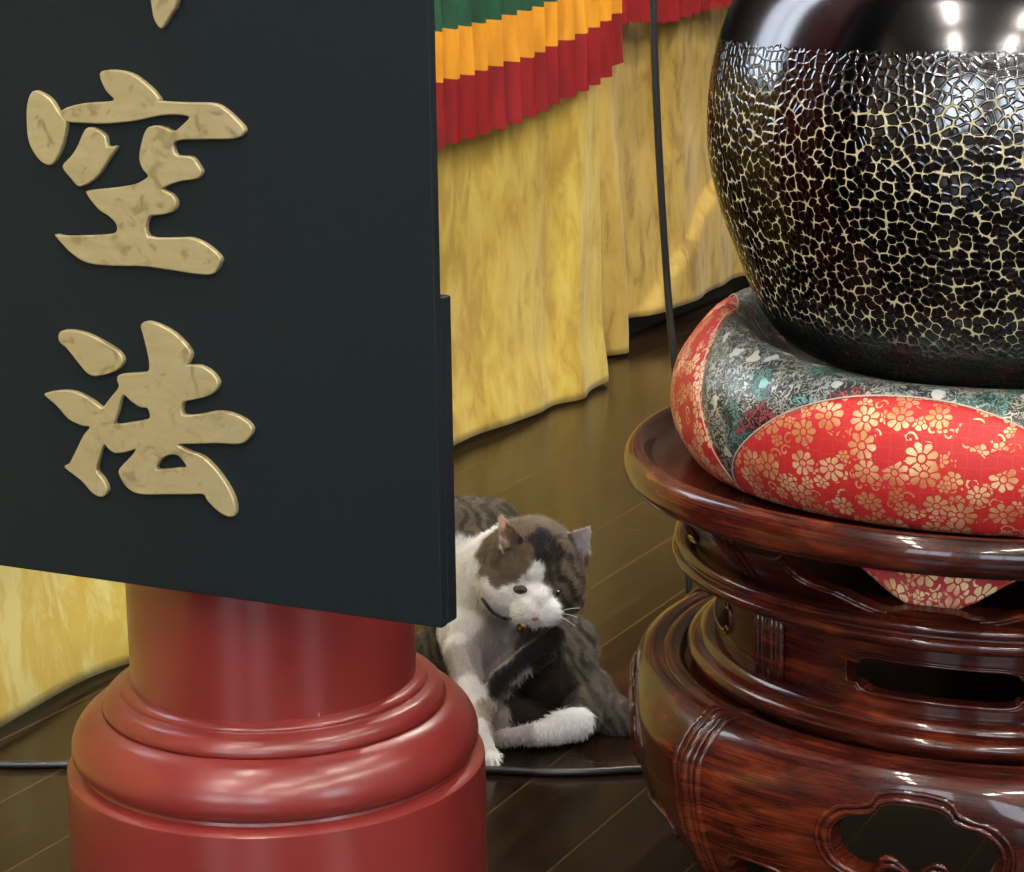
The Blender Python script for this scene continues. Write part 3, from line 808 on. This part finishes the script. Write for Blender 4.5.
def fold_b(t_, z):
    n = noise.noise(Vector((t_ * 2.0, z * 1.1, 7.7)))
    d = .012 * math.sin(t_ * 13 + 2 * n) + .012 * n + .005 * math.sin(t_ * 31 + 4 * z)
    # swag: a layer caught up from the hem
    ln_ = (z - .05) - (t_ - .42) * .62 + .12 * (t_ - .42) ** 2
    d += .020 * (1 - sstep(-.015, .010, ln_)) * sstep(.36, .5, t_)
    # loose corner fold, hanging lower
    d += .045 * math.exp(-((t_ - .26) / .055) ** 2) * (1 - sstep(.0, .7, z) * .8)
    return d
def fold_c(t_, z):
    n = noise.noise(Vector((t_ * 2.6, z * 1.4, 4.1)))
    return .010 * math.sin(t_ * 15 + 3 * n) + .018 * n + .016 * sstep(.16, .0, z)
hemA = lambda t_: .004 + .004 * (1 + math.sin(t_ * 9))
altar_cloth('altar_cloth', -1.15, 0, 0, .75, .86, hemA, fold_a, M['cloth'], 'plain yellow brocade cloth below the three-coloured valance, beside the board edge', .010)
hemB = lambda t_: .006 + .042 * sstep(.30, .345, t_)
altar_cloth('altar_cloth', .03, 2.6, -.115, .75, .86, hemB, fold_b, M['cloth_old'], 'ochre brocade cloth behind the hanging black cable, hem lifted off the floor', .010)
altar_cloth('altar_cloth', -3.3, -1.19, .166, .80, .80, hemA, fold_c, M['cloth_pale'], 'pale yellow cloth at the left edge, below the board and left of the column')
V, Fc = box_data(0, 0, 0, 1, 1, 1)
V = [tp(.12 + 2.4 * x, -.80 + .655 * y, .001 + .82 * z) for x, y, z in V]
o = build('hem_void_fill', V, Fc, M['void_fill'], None, False); recalc(o); bevel(o, .005)  # black box added for the dark shade under the lifted hem
tag(o, 'black box filling the dark void below the lifted hem of the ochre cloth', 'void_fill')

def valance(name, label, t0, t1, off, tabs, top, period, amp, nsub=8):
    root = empty(name, tp((t0 + t1) / 2, off, 0))
    tag(root, label, 'valance')
    N = int((t1 - t0) / period * nsub)
    def off_at(t_, z):
        u = (t_ / period + .35 * noise.noise(Vector((t_ * 5, 0, 2)))) % 1.0
        saw = (u / .74) ** 1.5 if u < .74 else 1 - sstep(.74, 1, u)
        sway = .007 * noise.noise(Vector((t_ * 9, z * 5, 0)))
        return amp * saw + sway
    def zz(t_):
        u = (t_ / period + .35 * noise.noise(Vector((t_ * 5, 0, 2)))) % 1.0
        return (.0075 * (u / .74) if u < .74 else .0075 * (1 - (u - .74) / .26))
    lines = tabs + [lambda t_: top]
    for bi, (nm, mat) in enumerate((('red_band', M['satin_red']), ('yellow_band', M['yellow']), ('green_band', M['green']))):
        V, Fc = [], []; NZ = 10
        for i in range(N + 1):
            t_ = t0 + (t1 - t0) * i / N
            for j in range(NZ + 1):
                za = lines[bi](t_) - (zz(t_) if bi < 3 else 0); zb = lines[bi + 1](t_) - (zz(t_) if bi < 2 else 0)
                z = za + (zb - za) * j / NZ
                taper = 1 - .35 * sstep(.5, .86, z)
                V.append(tp(t_, off + .004 + off_at(t_, z) * taper, z))
        for i in range(N):
            for j in range(NZ):
                a, b = i * (NZ+1) + j, (i+1) * (NZ+1) + j
                Fc.append((a, b, b+1, a+1))
        o = build(nm, V, Fc, mat, root); recalc(o)
        md = o.modifiers.new('thickness', 'SOLIDIFY'); md.thickness = .0018
        bpy.context.view_layer.update(); evaluated(o); autosmooth(o, 32)
    return root
zr = lambda t_: interp([(-1.2, .500), (-.67, .511), (-.455, .524), (-.26, .548), (-.134, .566), (-.059, .580), (-.005, .606)], t_)
zy = lambda t_: interp([(-1.2, .600), (-.646, .612), (-.378, .630), (-.216, .651), (-.059, .678), (.0, .690)], t_)
zg = lambda t_: interp([(-1.2, .68), (-.642, .688), (-.505, .694), (-.317, .711), (0, .752)], t_)
valance('pleated_valance', 'pleated green, yellow and red valance hanging over the yellow cloth beside the board', -1.14, -.018, .026, [zr, zy, zg], .862, .052, .024)
zr2 = lambda t_: interp([(.0, .655), (.27, .653), (.44, .645), (.60, .659), (.83, .668), (2.6, .70)], t_)
valance('pleated_valance', 'deep red pleated valance hem at the top, between the cable and the bowl', .05, 2.58, -.070, [zr2, lambda t_: zr2(t_) + .085, lambda t_: zr2(t_) + .14], .862, .06, .020)

# ------------------------------------------------------------------ floor and room
def wallq(name, pts, mat, th=.05, kind='structure'):
    """a slab: the quad pts pushed outwards by th along its normal"""
    P = [Vector(p) for p in pts]; n = (P[1]-P[0]).cross(P[2]-P[0]).normalized()
    V = P + [p + n * th for p in P]
    o = build(name, V, [(3,2,1,0),(4,5,6,7),(0,1,5,4),(1,2,6,5),(2,3,7,6),(3,0,4,7)], mat, None, False)
    recalc(o); o['kind'] = kind
    return o
T0, T1, O0, O1, HT = -7.6, 4.2, -1.35, 5.4, 3.2
wallq('floor', [tp(T0, O0, 0), tp(T0, O1, 0), tp(T1, O1, 0), tp(T1, O0, 0)][::-1] if False else [tp(T0, O0, 0), tp(T1, O0, 0), tp(T1, O1, 0), tp(T0, O1, 0)], M['floor'], .05)
fl = bpy.data.objects['floor']
zs_ = [v.co.z for v in fl.data.vertices]
if max(zs_) > .01:
    for v in fl.data.vertices: v.co.z -= .05
wallq('ceiling', [tp(T0, O0, HT), tp(T0, O1, HT), tp(T1, O1, HT), tp(T1, O0, HT)], M['ceil'])
cl = bpy.data.objects['ceiling']
if min(v.co.z for v in cl.data.vertices) < HT - .01:
    for v in cl.data.vertices: v.co.z += .05
def wall_box(name, t0, t1, o0, o1, z0=0, z1=HT):
    V, Fc = box_data(0, 0, 0, 1, 1, 1)
    V = [tp(t0 + (t1-t0)*x, o0 + (o1-o0)*y, z0 + (z1-z0)*z) for x, y, z in V]
    o = recalc(build(name, V, Fc, M['wall'], None, False)); o['kind'] = 'structure'
    return o
wall_box('wall_left', T0, T1, O0 - .1, O0); wall_box('wall_right', T0, T1, O1, O1 + .1)
wall_box('wall_front', T1, T1 + .1, O0, O1); wall_box('wall_back', T0 - .1, T0, O0, O1)
day = glow('daylight in the window', (.80, .90, 1.0), W_DAY); sill = simple('window frame paint', (.5, .48, .45), .5)
def window(idx, wall, a0, a1, z0, z1):
    if wall == 'back': f_ = lambda a, d, z: tp(T0 + d, a, z)
    elif wall == 'right': f_ = lambda a, d, z: tp(a, O1 - d, z)
    else: f_ = lambda a, d, z: tp(a, O0 + d, z)
    def bx(a, b, c, d, y0=.0, y1=.03):
        V, Fc = box_data(a, y0, c, b, y1, d); return [f_(x, y, z) for x, y, z in V], Fc
    pane = recalc(build('window_%d' % idx, *bx(a0, a1, z0, z1, .002, .012), day, None, False)); pane['kind'] = 'structure'
    fr = merge(bx(a0-.06, a0, z0-.06, z1+.06), bx(a1, a1+.06, z0-.06, z1+.06), bx(a0, a1, z1, z1+.06), bx(a0, a1, z0-.06, z0), bx((a0+a1)/2-.025, (a0+a1)/2+.025, z0, z1))
    me = bpy.data.meshes.new('window_frame'); me.from_pydata([tuple(v) for v in fr[0]], [], fr[1])
    o = link('window_frame', me, sill, pane, False)
for i, (w_, a0, a1, z0, z1) in enumerate(WINDOWS): window(i + 1, w_, a0, a1, z0, z1)
lamp_m = glow('fluorescent tube', (1.0, .93, .82), W_LAMP)
first = None
for i, (t_, o_) in enumerate(LAMPS):
    if first is None:
        root = empty('ceiling_lamp', tp(t_, o_, HT))
        V, Fc = box_data(-.66, -.10, -.055, .66, .10, 0)
        hb = build('lamp_housing', [Vector((TT.x*x + NN.x*y, TT.y*x + NN.y*y, z)) for x, y, z in V], Fc, M['metal'], None, False); recalc(hb); bevel(hb, .008); hb.parent = root
        d = []
        for q in (-.045, .045):
            d.append(tube_data([TT * a + NN * q + Vector((0, 0, -.075)) for a in (-.6, -.3, 0, .3, .6)], .019, 12))
        tb = build('lamp_tube', *merge(*d), lamp_m, None); recalc(tb); tb.parent = root
        first = root; kids = [hb, tb]
    else:
        root = first.copy(); COL.objects.link(root); root.location = tp(t_, o_, HT)
        for k_ in kids:
            c_ = k_.copy(); COL.objects.link(c_); c_.parent = root
    tag(root, 'white twin-tube fluorescent lamp on the ceiling above the hall', 'ceiling lamp', 'fluorescent lamps on the ceiling')

# ------------------------------------------------------------------ cable and cord
cp = [(648, -420, 2.62), (650, -200, 2.62), (653, 0, 2.62), (656, 90, 2.62), (661, 190, 2.62), (667, 280, 2.62), (673, 350, 2.61), (680, 430, 2.60), (686, 510, 2.58), (689, 575, 2.56), (690, 612, 2.555)]
pts = [at(*q) for q in cp]
top = pts[0].copy(); top.z = HT - .002
foot = pts[-1].copy(); foot.z = .006
path = [top, (top + pts[0]) / 2] + pts + [foot, foot + Vector((.03, -.03, -.001)), foot + Vector((.12, -.06, -.001)), foot + Vector((.35, -.07, -.001))]
o = tube('hanging_cable', smooth_profile([tuple(p) for p in path], 5), .0046, M['rubber'], None, 12)
tag(o, 'thin black cable hanging from above in front of the ochre cloth', 'cable')
cd = [(-1.6, 2.19), (-1.1, 2.175), (-.8, 2.155), (-.537, 2.135), (-.40, 2.133), (-.25, 2.128), (-.10, 2.112), (-.017, 2.100), (.044, 2.092), (.121, 2.098), (.25, 2.120), (.5, 2.19), (.9, 2.26), (1.5, 2.3)]
o = tube('floor_cord', smooth_profile([(x, y, .0042) for x, y in cd], 6), .0042, M['rubber'], None, 12)
tag(o, 'black cord lying across the floor in front of the cat and behind the column', 'cord')

# ------------------------------------------------------------------ the cat
GREYB = (.15, .115, .085); DARK = (.022, .015, .011); WHITE = (.92, .93, .95); TABBY = (.092, .076, .056); CREAM = (.42, .35, .29); BLACK = (.014, .012, .017); BROWN = (.13, .088, .055); SMOKE = (.42, .385, .385); PINK = (.50, .33, .27)
PXM = 2200.0
def pr(r, Y): return r * (Y * 1.03) / PXM
spheres = []
def ball(px, py, Y, r, sx=1, sy=1, sz=1):
    spheres.append((at(px, py, Y), pr(r, Y), (sx, sy, sz)))
def limb(*pts):
    """(px, py, Y, r) joints joined by a tapering run of balls"""
    for a, b in zip(pts, pts[1:]):
        A, B = at(*a[:3]), at(*b[:3]); ra, rb = pr(a[3], a[2]), pr(b[3], b[2])
        n = max(3, int((A - B).length / (min(ra, rb) * .3)))
        for i in range(n + 1):
            t_ = i / n; spheres.append((A.lerp(B, t_), ra + (rb - ra) * t_, (1, 1, 1)))
# trunk
limb((540, 690, 2.31, 52), (515, 650, 2.33, 58), (490, 600, 2.33, 56), (478, 545, 2.33, 47))
ball(452, 655, 2.34, 42); ball(440, 690, 2.34, 38); ball(560, 650, 2.31, 42); ball(490, 690, 2.33, 52)
ball(470, 530, 2.36, 36); ball(492, 524, 2.37, 28)
ball(478, 630, 2.25, 42); ball(497, 660, 2.25, 34)                       # chest
limb((478, 600, 2.27, 42), (497, 572, 2.25, 42), (515, 560, 2.23, 40))   # neck
# head
ball(532, 561, 2.195, 49, 1.02, 1.0, .97)
ball(508, 583, 2.185, 33); ball(557, 580, 2.185, 30); ball(536, 596, 2.165, 27)
ball(532, 607, 2.150, 17); ball(548, 611, 2.148, 16); ball(523, 611, 2.153, 14); ball(540, 598, 2.150, 15); ball(537, 622, 2.158, 10)
ball(566, 596, 2.19, 20); ball(505, 600, 2.185, 20)
# haunch, hind leg and foot
ball(556, 672, 2.255, 45, 1.0, 1, 1.12); ball(545, 650, 2.25, 36); ball(572, 640, 2.275, 26)
limb((585, 690, 2.24, 24), (582, 716, 2.20, 21))
limb((578, 722, 2.180, 18), (562, 726, 2.172, 17), (545, 732, 2.165, 12), (515, 736, 2.165, 9.5), (502, 737, 2.165, 9))
limb((500, 712, 2.21, 22), (540, 722, 2.22, 18))
# forelegs
limb((462, 650, 2.215, 19), (470, 690, 2.17, 15), (480, 725, 2.14, 12), (485, 746, 2.13, 11)); ball(489, 757, 2.126, 12, 1, 1.25, .85); ball(492, 760, 2.118, 9)
limb((556, 636, 2.185, 10), (526, 655, 2.175, 9.5), (500, 677, 2.17, 10), (489, 697, 2.165, 10)); ball(488, 706, 2.16, 11)
limb((548, 655, 2.20, 9), (520, 672, 2.19, 9), (505, 690, 2.19, 8))
# tail
limb((588, 690, 2.27, 26), (602, 712, 2.245, 25), (618, 721, 2.225, 24), (638, 727, 2.22, 21), (662, 726, 2.24, 17), (694, 716, 2.29, 13), (722, 700, 2.36, 9))
def ico(sub=2):
    bm = bmesh.new(); bmesh.ops.create_icosphere(bm, subdivisions=sub, radius=1)
    V = [v.co.copy() for v in bm.verts]; Fc = [tuple(v.index for v in f.verts) for f in bm.faces]; bm.free(); return V, Fc
IV, IF = ico(2)
V, Fc = [], []
for c, r, s in spheres:
    k = len(V); V += [c + Vector((v.x * s[0], v.y * s[1], v.z * s[2])) * r for v in IV]; Fc += [tuple(i + k for i in f) for f in IF]
# ears: hollow-fronted cones
def ear(base, tip, w, inward):
    """a curved triangular ear: base centre, tip, half width"""
    b, t_ = at(*base), at(*tip); ax = (t_ - b); L = ax.length; ax.normalize()
    side = ax.cross(Vector((0, -1, .25))).normalized(); fr = side.cross(ax).normalized()
    if fr.y > 0: fr = -fr
    vv, ff = [], []; n = 9; m_ = 9
    for layer, dd in ((0, 0), (1, .004)):
        for i in range(m_ + 1):
            u = i / m_
            for j in range(n + 1):
                q = -1 + 2 * j / n
                hw = w * max(.04, (1 - u) ** .95) * (1 + .12 * math.sin(u * math.pi))
                vv.append(b + ax * (L * u) + side * (hw * q) - fr * ((1 - q * q) * w * .55 * (1 - u) + dd))
    S_ = (m_ + 1) * (n + 1)
    for L_ in (0, 1):
        for i in range(m_):
            for j in range(n):
                a = L_ * S_ + i * (n+1) + j; qd = (a, a + 1, a + n + 2, a + n + 1); ff.append(qd if L_ else qd[::-1])
    rim = [i*(n+1) for i in range(m_+1)] + [m_*(n+1)+j for j in range(1, n+1)] + [i*(n+1)+n for i in range(m_-1, -1, -1)] + [j for j in range(n-1, 0, -1)]
    for a, b_ in zip(rim, rim[1:] + rim[:1]): ff.append((a, b_, b_ + S_, a + S_))
    return vv, ff
e1 = ear((512, 546, 2.150), (498, 510, 2.165), pr(14, 2.19), 1)
e2 = ear((571, 553, 2.175), (591, 525, 2.185), pr(21, 2.19), 1)
for ev, ef in (e1, e2):
    k = len(V); V += ev; Fc += [tuple(i + k for i in f) for f in ef]
cat = build('cat', V, Fc, M['fur'], None)
md = cat.modifiers.new('join', 'REMESH'); md.mode = 'VOXEL'; md.voxel_size = .0019
md = cat.modifiers.new('soft', 'SMOOTH'); md.factor = .55; md.iterations = 7
evaluated(cat)
# coat: patches given as (point, radius, colour); nearest by relative distance wins
patches = []
def patch(px, py, Y, r, col, tab=0): patches.append((at(px, py, Y), pr(r, Y), col, tab))
for q in [
    (478, 505, 2.30, 26, TABBY, 1), (505, 500, 2.36, 22, TABBY, 1), (470, 500, 2.40, 40, TABBY, 1), (520, 620, 2.45, 80, TABBY, 1), (430, 650, 2.30, 26, TABBY, 1), (425, 640, 2.38, 40, TABBY, 1),
    (462, 560, 2.26, 26, WHITE, 0), (455, 600, 2.26, 30, WHITE, 0), (470, 585, 2.22, 18, WHITE, 0), (478, 535, 2.25, 11, WHITE, 0), (490, 522, 2.24, 7, WHITE, 0), (503, 516, 2.235, 5, WHITE, 0), (470, 625, 2.20, 22, WHITE, 0),
    (490, 640, 2.20, 26, SMOKE, 0), (470, 660, 2.20, 20, SMOKE, 0), (505, 630, 2.20, 16, SMOKE, 0), (452, 640, 2.22, 12, WHITE, 0),
    (482, 545, 2.20, 15, BROWN, 0), (478, 560, 2.20, 9, GREYB, 0), (500, 560, 2.17, 18, GREYB, 0), (498, 578, 2.16, 9, GREYB, 0), (512, 570, 2.15, 12, GREYB, 0), (511, 540, 2.145, 9, PINK, 0), (503, 524, 2.155, 7, PINK, 0), (498, 552, 2.15, 6, CREAM, 0),
    (520, 525, 2.17, 14, BROWN, 0), (540, 531, 2.15, 20, BLACK, 0), (548, 545, 2.15, 10, DARK, 0), (530, 520, 2.19, 10, GREYB, 0), (555, 520, 2.19, 13, GREYB, 0), (525, 550, 2.15, 8, BROWN, 0), (520, 563, 2.15, 9, GREYB, 0), (556, 552, 2.16, 10, DARK, 0), (570, 545, 2.17, 13, GREYB, 1), (585, 532, 2.19, 13, SMOKE, 0),
    (568, 575, 2.16, 15, GREYB, 1), (556, 572, 2.15, 8, TABBY, 1), (575, 595, 2.17, 16, GREYB, 1), (585, 610, 2.20, 16, TABBY, 1),
    (538, 563, 2.14, 5, WHITE, 0), (536, 574, 2.14, 8, WHITE, 0), (540, 588, 2.13, 10, WHITE, 0), (520, 583, 2.14, 8, WHITE, 0), (514, 596, 2.14, 14, WHITE, 0), (490, 590, 2.17, 12, WHITE, 0), (500, 605, 2.16, 13, WHITE, 0), (532, 608, 2.13, 14, WHITE, 0), (552, 611, 2.125, 12, WHITE, 0), (536, 622, 2.13, 6, WHITE, 0),
    (550, 660, 2.21, 24, DARK, 0), (530, 680, 2.21, 22, DARK, 0), (520, 700, 2.20, 14, DARK, 0), (560, 690, 2.20, 20, DARK, 0), (575, 650, 2.22, 20, TABBY, 1), (590, 670, 2.22, 18, TABBY, 1), (560, 632, 2.20, 14, DARK, 0), (585, 635, 2.25, 18, TABBY, 1), (592, 695, 2.2, 16, TABBY, 1),
    (532, 652, 2.158, 11, BLACK, 0), (520, 659, 2.155, 11, BLACK, 0), (508, 668, 2.152, 11, BLACK, 0), (498, 680, 2.150, 11, BLACK, 0), (545, 645, 2.16, 10, DARK, 0), (526, 669, 2.180, 6, SMOKE, 0), (514, 679, 2.180, 6, SMOKE, 0), (487, 700, 2.14, 8, CREAM, 1), (486, 712, 2.14, 9, CREAM, 0),
    (468, 680, 2.15, 14, WHITE, 0), (478, 715, 2.12, 16, WHITE, 0), (488, 757, 2.11, 20, WHITE, 0), (485, 738, 2.12, 14, WHITE, 0),
    (565, 722, 2.15, 20, WHITE, 0), (585, 718, 2.16, 14, WHITE, 0), (545, 730, 2.14, 12, WHITE, 0), (515, 733, 2.14, 16, SMOKE, 0), (495, 732, 2.14, 14, SMOKE, 0), (500, 712, 2.18, 13, SMOKE, 0), (512, 704, 2.18, 9, SMOKE, 0),
    (612, 722, 2.20, 22, TABBY, 1), (640, 735, 2.2, 30, TABBY, 1), (690, 720, 2.28, 40, TABBY, 1)]: patch(*q)
PC = np.array([list(p[0]) for p in patches]); PR_ = np.array([p[1] for p in patches]); PCOL = np.array([p[2] for p in patches]); PT = np.array([p[3] for p in patches], float)
def coat_of(P):
    """P (n,3) -> colours (n,3)"""
    out = np.zeros_like(P)
    for s in range(0, len(P), 20000):
        Q = P[s:s+20000]
        jit = np.array([[noise.noise(Vector(q) * 160 + Vector((k * 9., 0, 0))) for k in range(3)] for q in Q]) * .0035
        D = np.linalg.norm((Q + jit)[:, None] - PC[None], axis=2) / PR_[None]
        W = np.exp(-(D - D.min(1, keepdims=True)) * 9)
        W /= W.sum(1, keepdims=True)
        c = W @ PCOL; tb = W @ PT
        st_ = np.array([math.sin(q[0] * 420 + q[2] * 260 + 5 * noise.noise(Vector(q) * 45)) for q in Q])
        mlt = 1 - tb * .62 * (st_ > .15)
        out[s:s+20000] = c * mlt[:, None]
    return out
me = cat.data
co = np.zeros(len(me.vertices) * 3); me.vertices.foreach_get('co', co); co = co.reshape(-1, 3)
no = np.zeros(len(me.vertices) * 3); me.vertices.foreach_get('normal', no); no = no.reshape(-1, 3)
# fur strands rooted on the skin, part of the same mesh
rng = np.random.default_rng(5)
NS = 52000
me.calc_loop_triangles()
tri = np.zeros(len(me.loop_triangles) * 3, int); me.loop_triangles.foreach_get('vertices', tri); tri = tri.reshape(-1, 3)
A, B, C_ = co[tri[:, 0]], co[tri[:, 1]], co[tri[:, 2]]
ar = np.linalg.norm(np.cross(B - A, C_ - A), axis=1)
pick = rng.choice(len(tri), NS, p=ar / ar.sum())
u, v = rng.random(NS), rng.random(NS); fl_ = u + v > 1; u[fl_] = 1 - u[fl_]; v[fl_] = 1 - v[fl_]
root_p = A[pick] + (B - A)[pick] * u[:, None] + (C_ - A)[pick] * v[:, None]
nr = no[tri[pick, 0]]
flow = np.tile(np.array([[.15, 0, -1.0]]), (NS, 1))
HC = np.array(list(at(537, 600, 2.14)))
dh = root_p - HC; dist = np.linalg.norm(dh, axis=1)
near = dist < .062
flow[near] = dh[near] / (dist[near, None] + 1e-6)
flow += rng.normal(0, .25, (NS, 3))
flow -= nr * (flow * nr).sum(1, keepdims=True)
flow /= np.linalg.norm(flow, axis=1, keepdims=True) + 1e-9
d_ = nr * .42 + flow * .9; d_ /= np.linalg.norm(d_, axis=1, keepdims=True)
ln_ = np.where(near, .0035 + .0035 * np.clip(dist / .06, 0, 1), .0085) * rng.uniform(.6, 1.25, NS)
side = np.cross(d_, nr); side /= np.linalg.norm(side, axis=1, keepdims=True) + 1e-9
w_ = .00032
s0, s1 = root_p - side * w_ - nr * .0004, root_p + side * w_ - nr * .0004
mid0 = root_p + d_ * ln_[:, None] * .55
tipp = root_p + d_ * ln_[:, None] - nr * (ln_ * .12)[:, None]
sv = np.stack([s0, s1, mid0 + side * w_ * .8, mid0 - side * w_ * .8, tipp], 1).reshape(-1, 3)
cb = coat_of(co); cr_ = coat_of(root_p) * rng.uniform(.8, 1.2, (NS, 1))
base_faces = [tuple(p.vertices) for p in me.polygons]
k0 = len(co)
faces = base_faces + [q for i in range(NS) for q in ((k0 + 5*i, k0 + 5*i + 1, k0 + 5*i + 2, k0 + 5*i + 3), (k0 + 5*i + 3, k0 + 5*i + 2, k0 + 5*i + 4))]
me2 = bpy.data.meshes.new('cat'); me2.from_pydata(np.vstack([co, sv]).tolist(), [], faces)
me2.materials.append(M['fur'])
at_ = me2.color_attributes.new('coat', 'FLOAT_COLOR', 'POINT')
cc = np.vstack([cb, np.repeat(cr_, 5, 0)]); cc = np.clip(np.hstack([cc, np.ones((len(cc), 1))]), 0, 1)
at_.data.foreach_set('color', cc.astype(np.float32).ravel())
me2.polygons.foreach_set('use_smooth', [True] * len(me2.polygons)); me2.update()
cat.data = me2
tag(cat, 'white and brown tabby cat with a collar, curled to groom itself on the floor', 'cat')
# pivot at the floor under the cat
pv = at(530, 745, 2.17); pv.z = 0
cat.data.transform(Matrix.Translation(-pv)); cat.location = pv
from mathutils.bvhtree import BVHTree
bvh = BVHTree.FromPolygons([Vector(c) for c in co], base_faces)
def on_face(px, py, lift=0.0):
    d = (at(px, py, 2.0) - CAM).normalized(); h = bvh.ray_cast(CAM, d)
    return h[0] + h[1] * lift, h[1]
def disc(name, px, py, rx, ry, rz, mat, rot=0, lift=-.001, parent=None):
    p, n = on_face(px, py, lift)
    x = Vector((math.cos(rot), 0, -math.sin(rot))); x = (x - n * x.dot(n)).normalized(); y = n.cross(x)
    V = [p + x * v.x * pr(rx, 2.15) + y * v.y * pr(ry, 2.15) + n * v.z * rz for v in IV]
    return build(name, V, IF, mat, parent or cat)
for (px, py, rot) in ((520.5, 589.5, .22), (557, 592.5, -.30)):
    disc('eyelid', px, py, 9.0, 5.0, .0012, M['lid'], rot, 0.0006)
    disc('eye', px, py, 6.6, 3.4, .0026, M['eye'], rot, 0.0010)
disc('nose', 535.5, 618.5, 4.2, 2.6, .0016, M['nose'], 0, 0.0001)
# collar and bell
cpts = []
for px, py in ((484, 597), (488, 603), (493, 609), (499, 613.5), (505, 616), (511, 618)):
    p, n = on_face(px, py, .0028); cpts.append(tuple(p))
col_ = tube('collar', smooth_profile(cpts, 4), .0019, M['collar'], cat, 8)
p, n = on_face(515, 629, .007)
bell = [(0, -.0052), (.0028, -.0048), (.0048, -.0022), (.0053, 0), (.0048, .0026), (.0028, .0047), (0, .0052)]
Vb, Fb, _ = lathe_data(bell, (p.x, p.y), seg=20); Vb = [(x, y, z + p.z) for x, y, z in Vb]
recalc(build('bell', Vb, Fb, M['brass'], cat))
d = []
for px, py, dx, dy in ((560, 614, 17, 3), (561, 611, 19, -3), (560, 617, 15, 9), (524, 616, -16, 7), (523, 613, -18, 2)):
    p, n = on_face(px, py, 0.0); q = at(px + dx, py + dy, p.y + .006); mid = p.lerp(q, .5) + Vector((0, -.003, .002))
    d.append(tube_data(smooth_profile([tuple(p), tuple(mid), tuple(q)], 4), .0003, 5))
for q_ in d: build('whisker', *q_, M['whisker'], cat)

# ------------------------------------------------------------------ light and view
w = bpy.data.worlds.new('world'); SC.world = w; w.use_nodes = True
w.node_tree.nodes['Background'].inputs[0].default_value = (.5, .5, .5, 1); w.node_tree.nodes['Background'].inputs[1].default_value = .1
SC.view_settings.view_transform = 'Standard'; SC.view_settings.look = 'None'
SC.view_settings.gamma = 1; SC.view_settings.use_curve_mapping = False
SC.view_settings.exposure = EXPOSURE
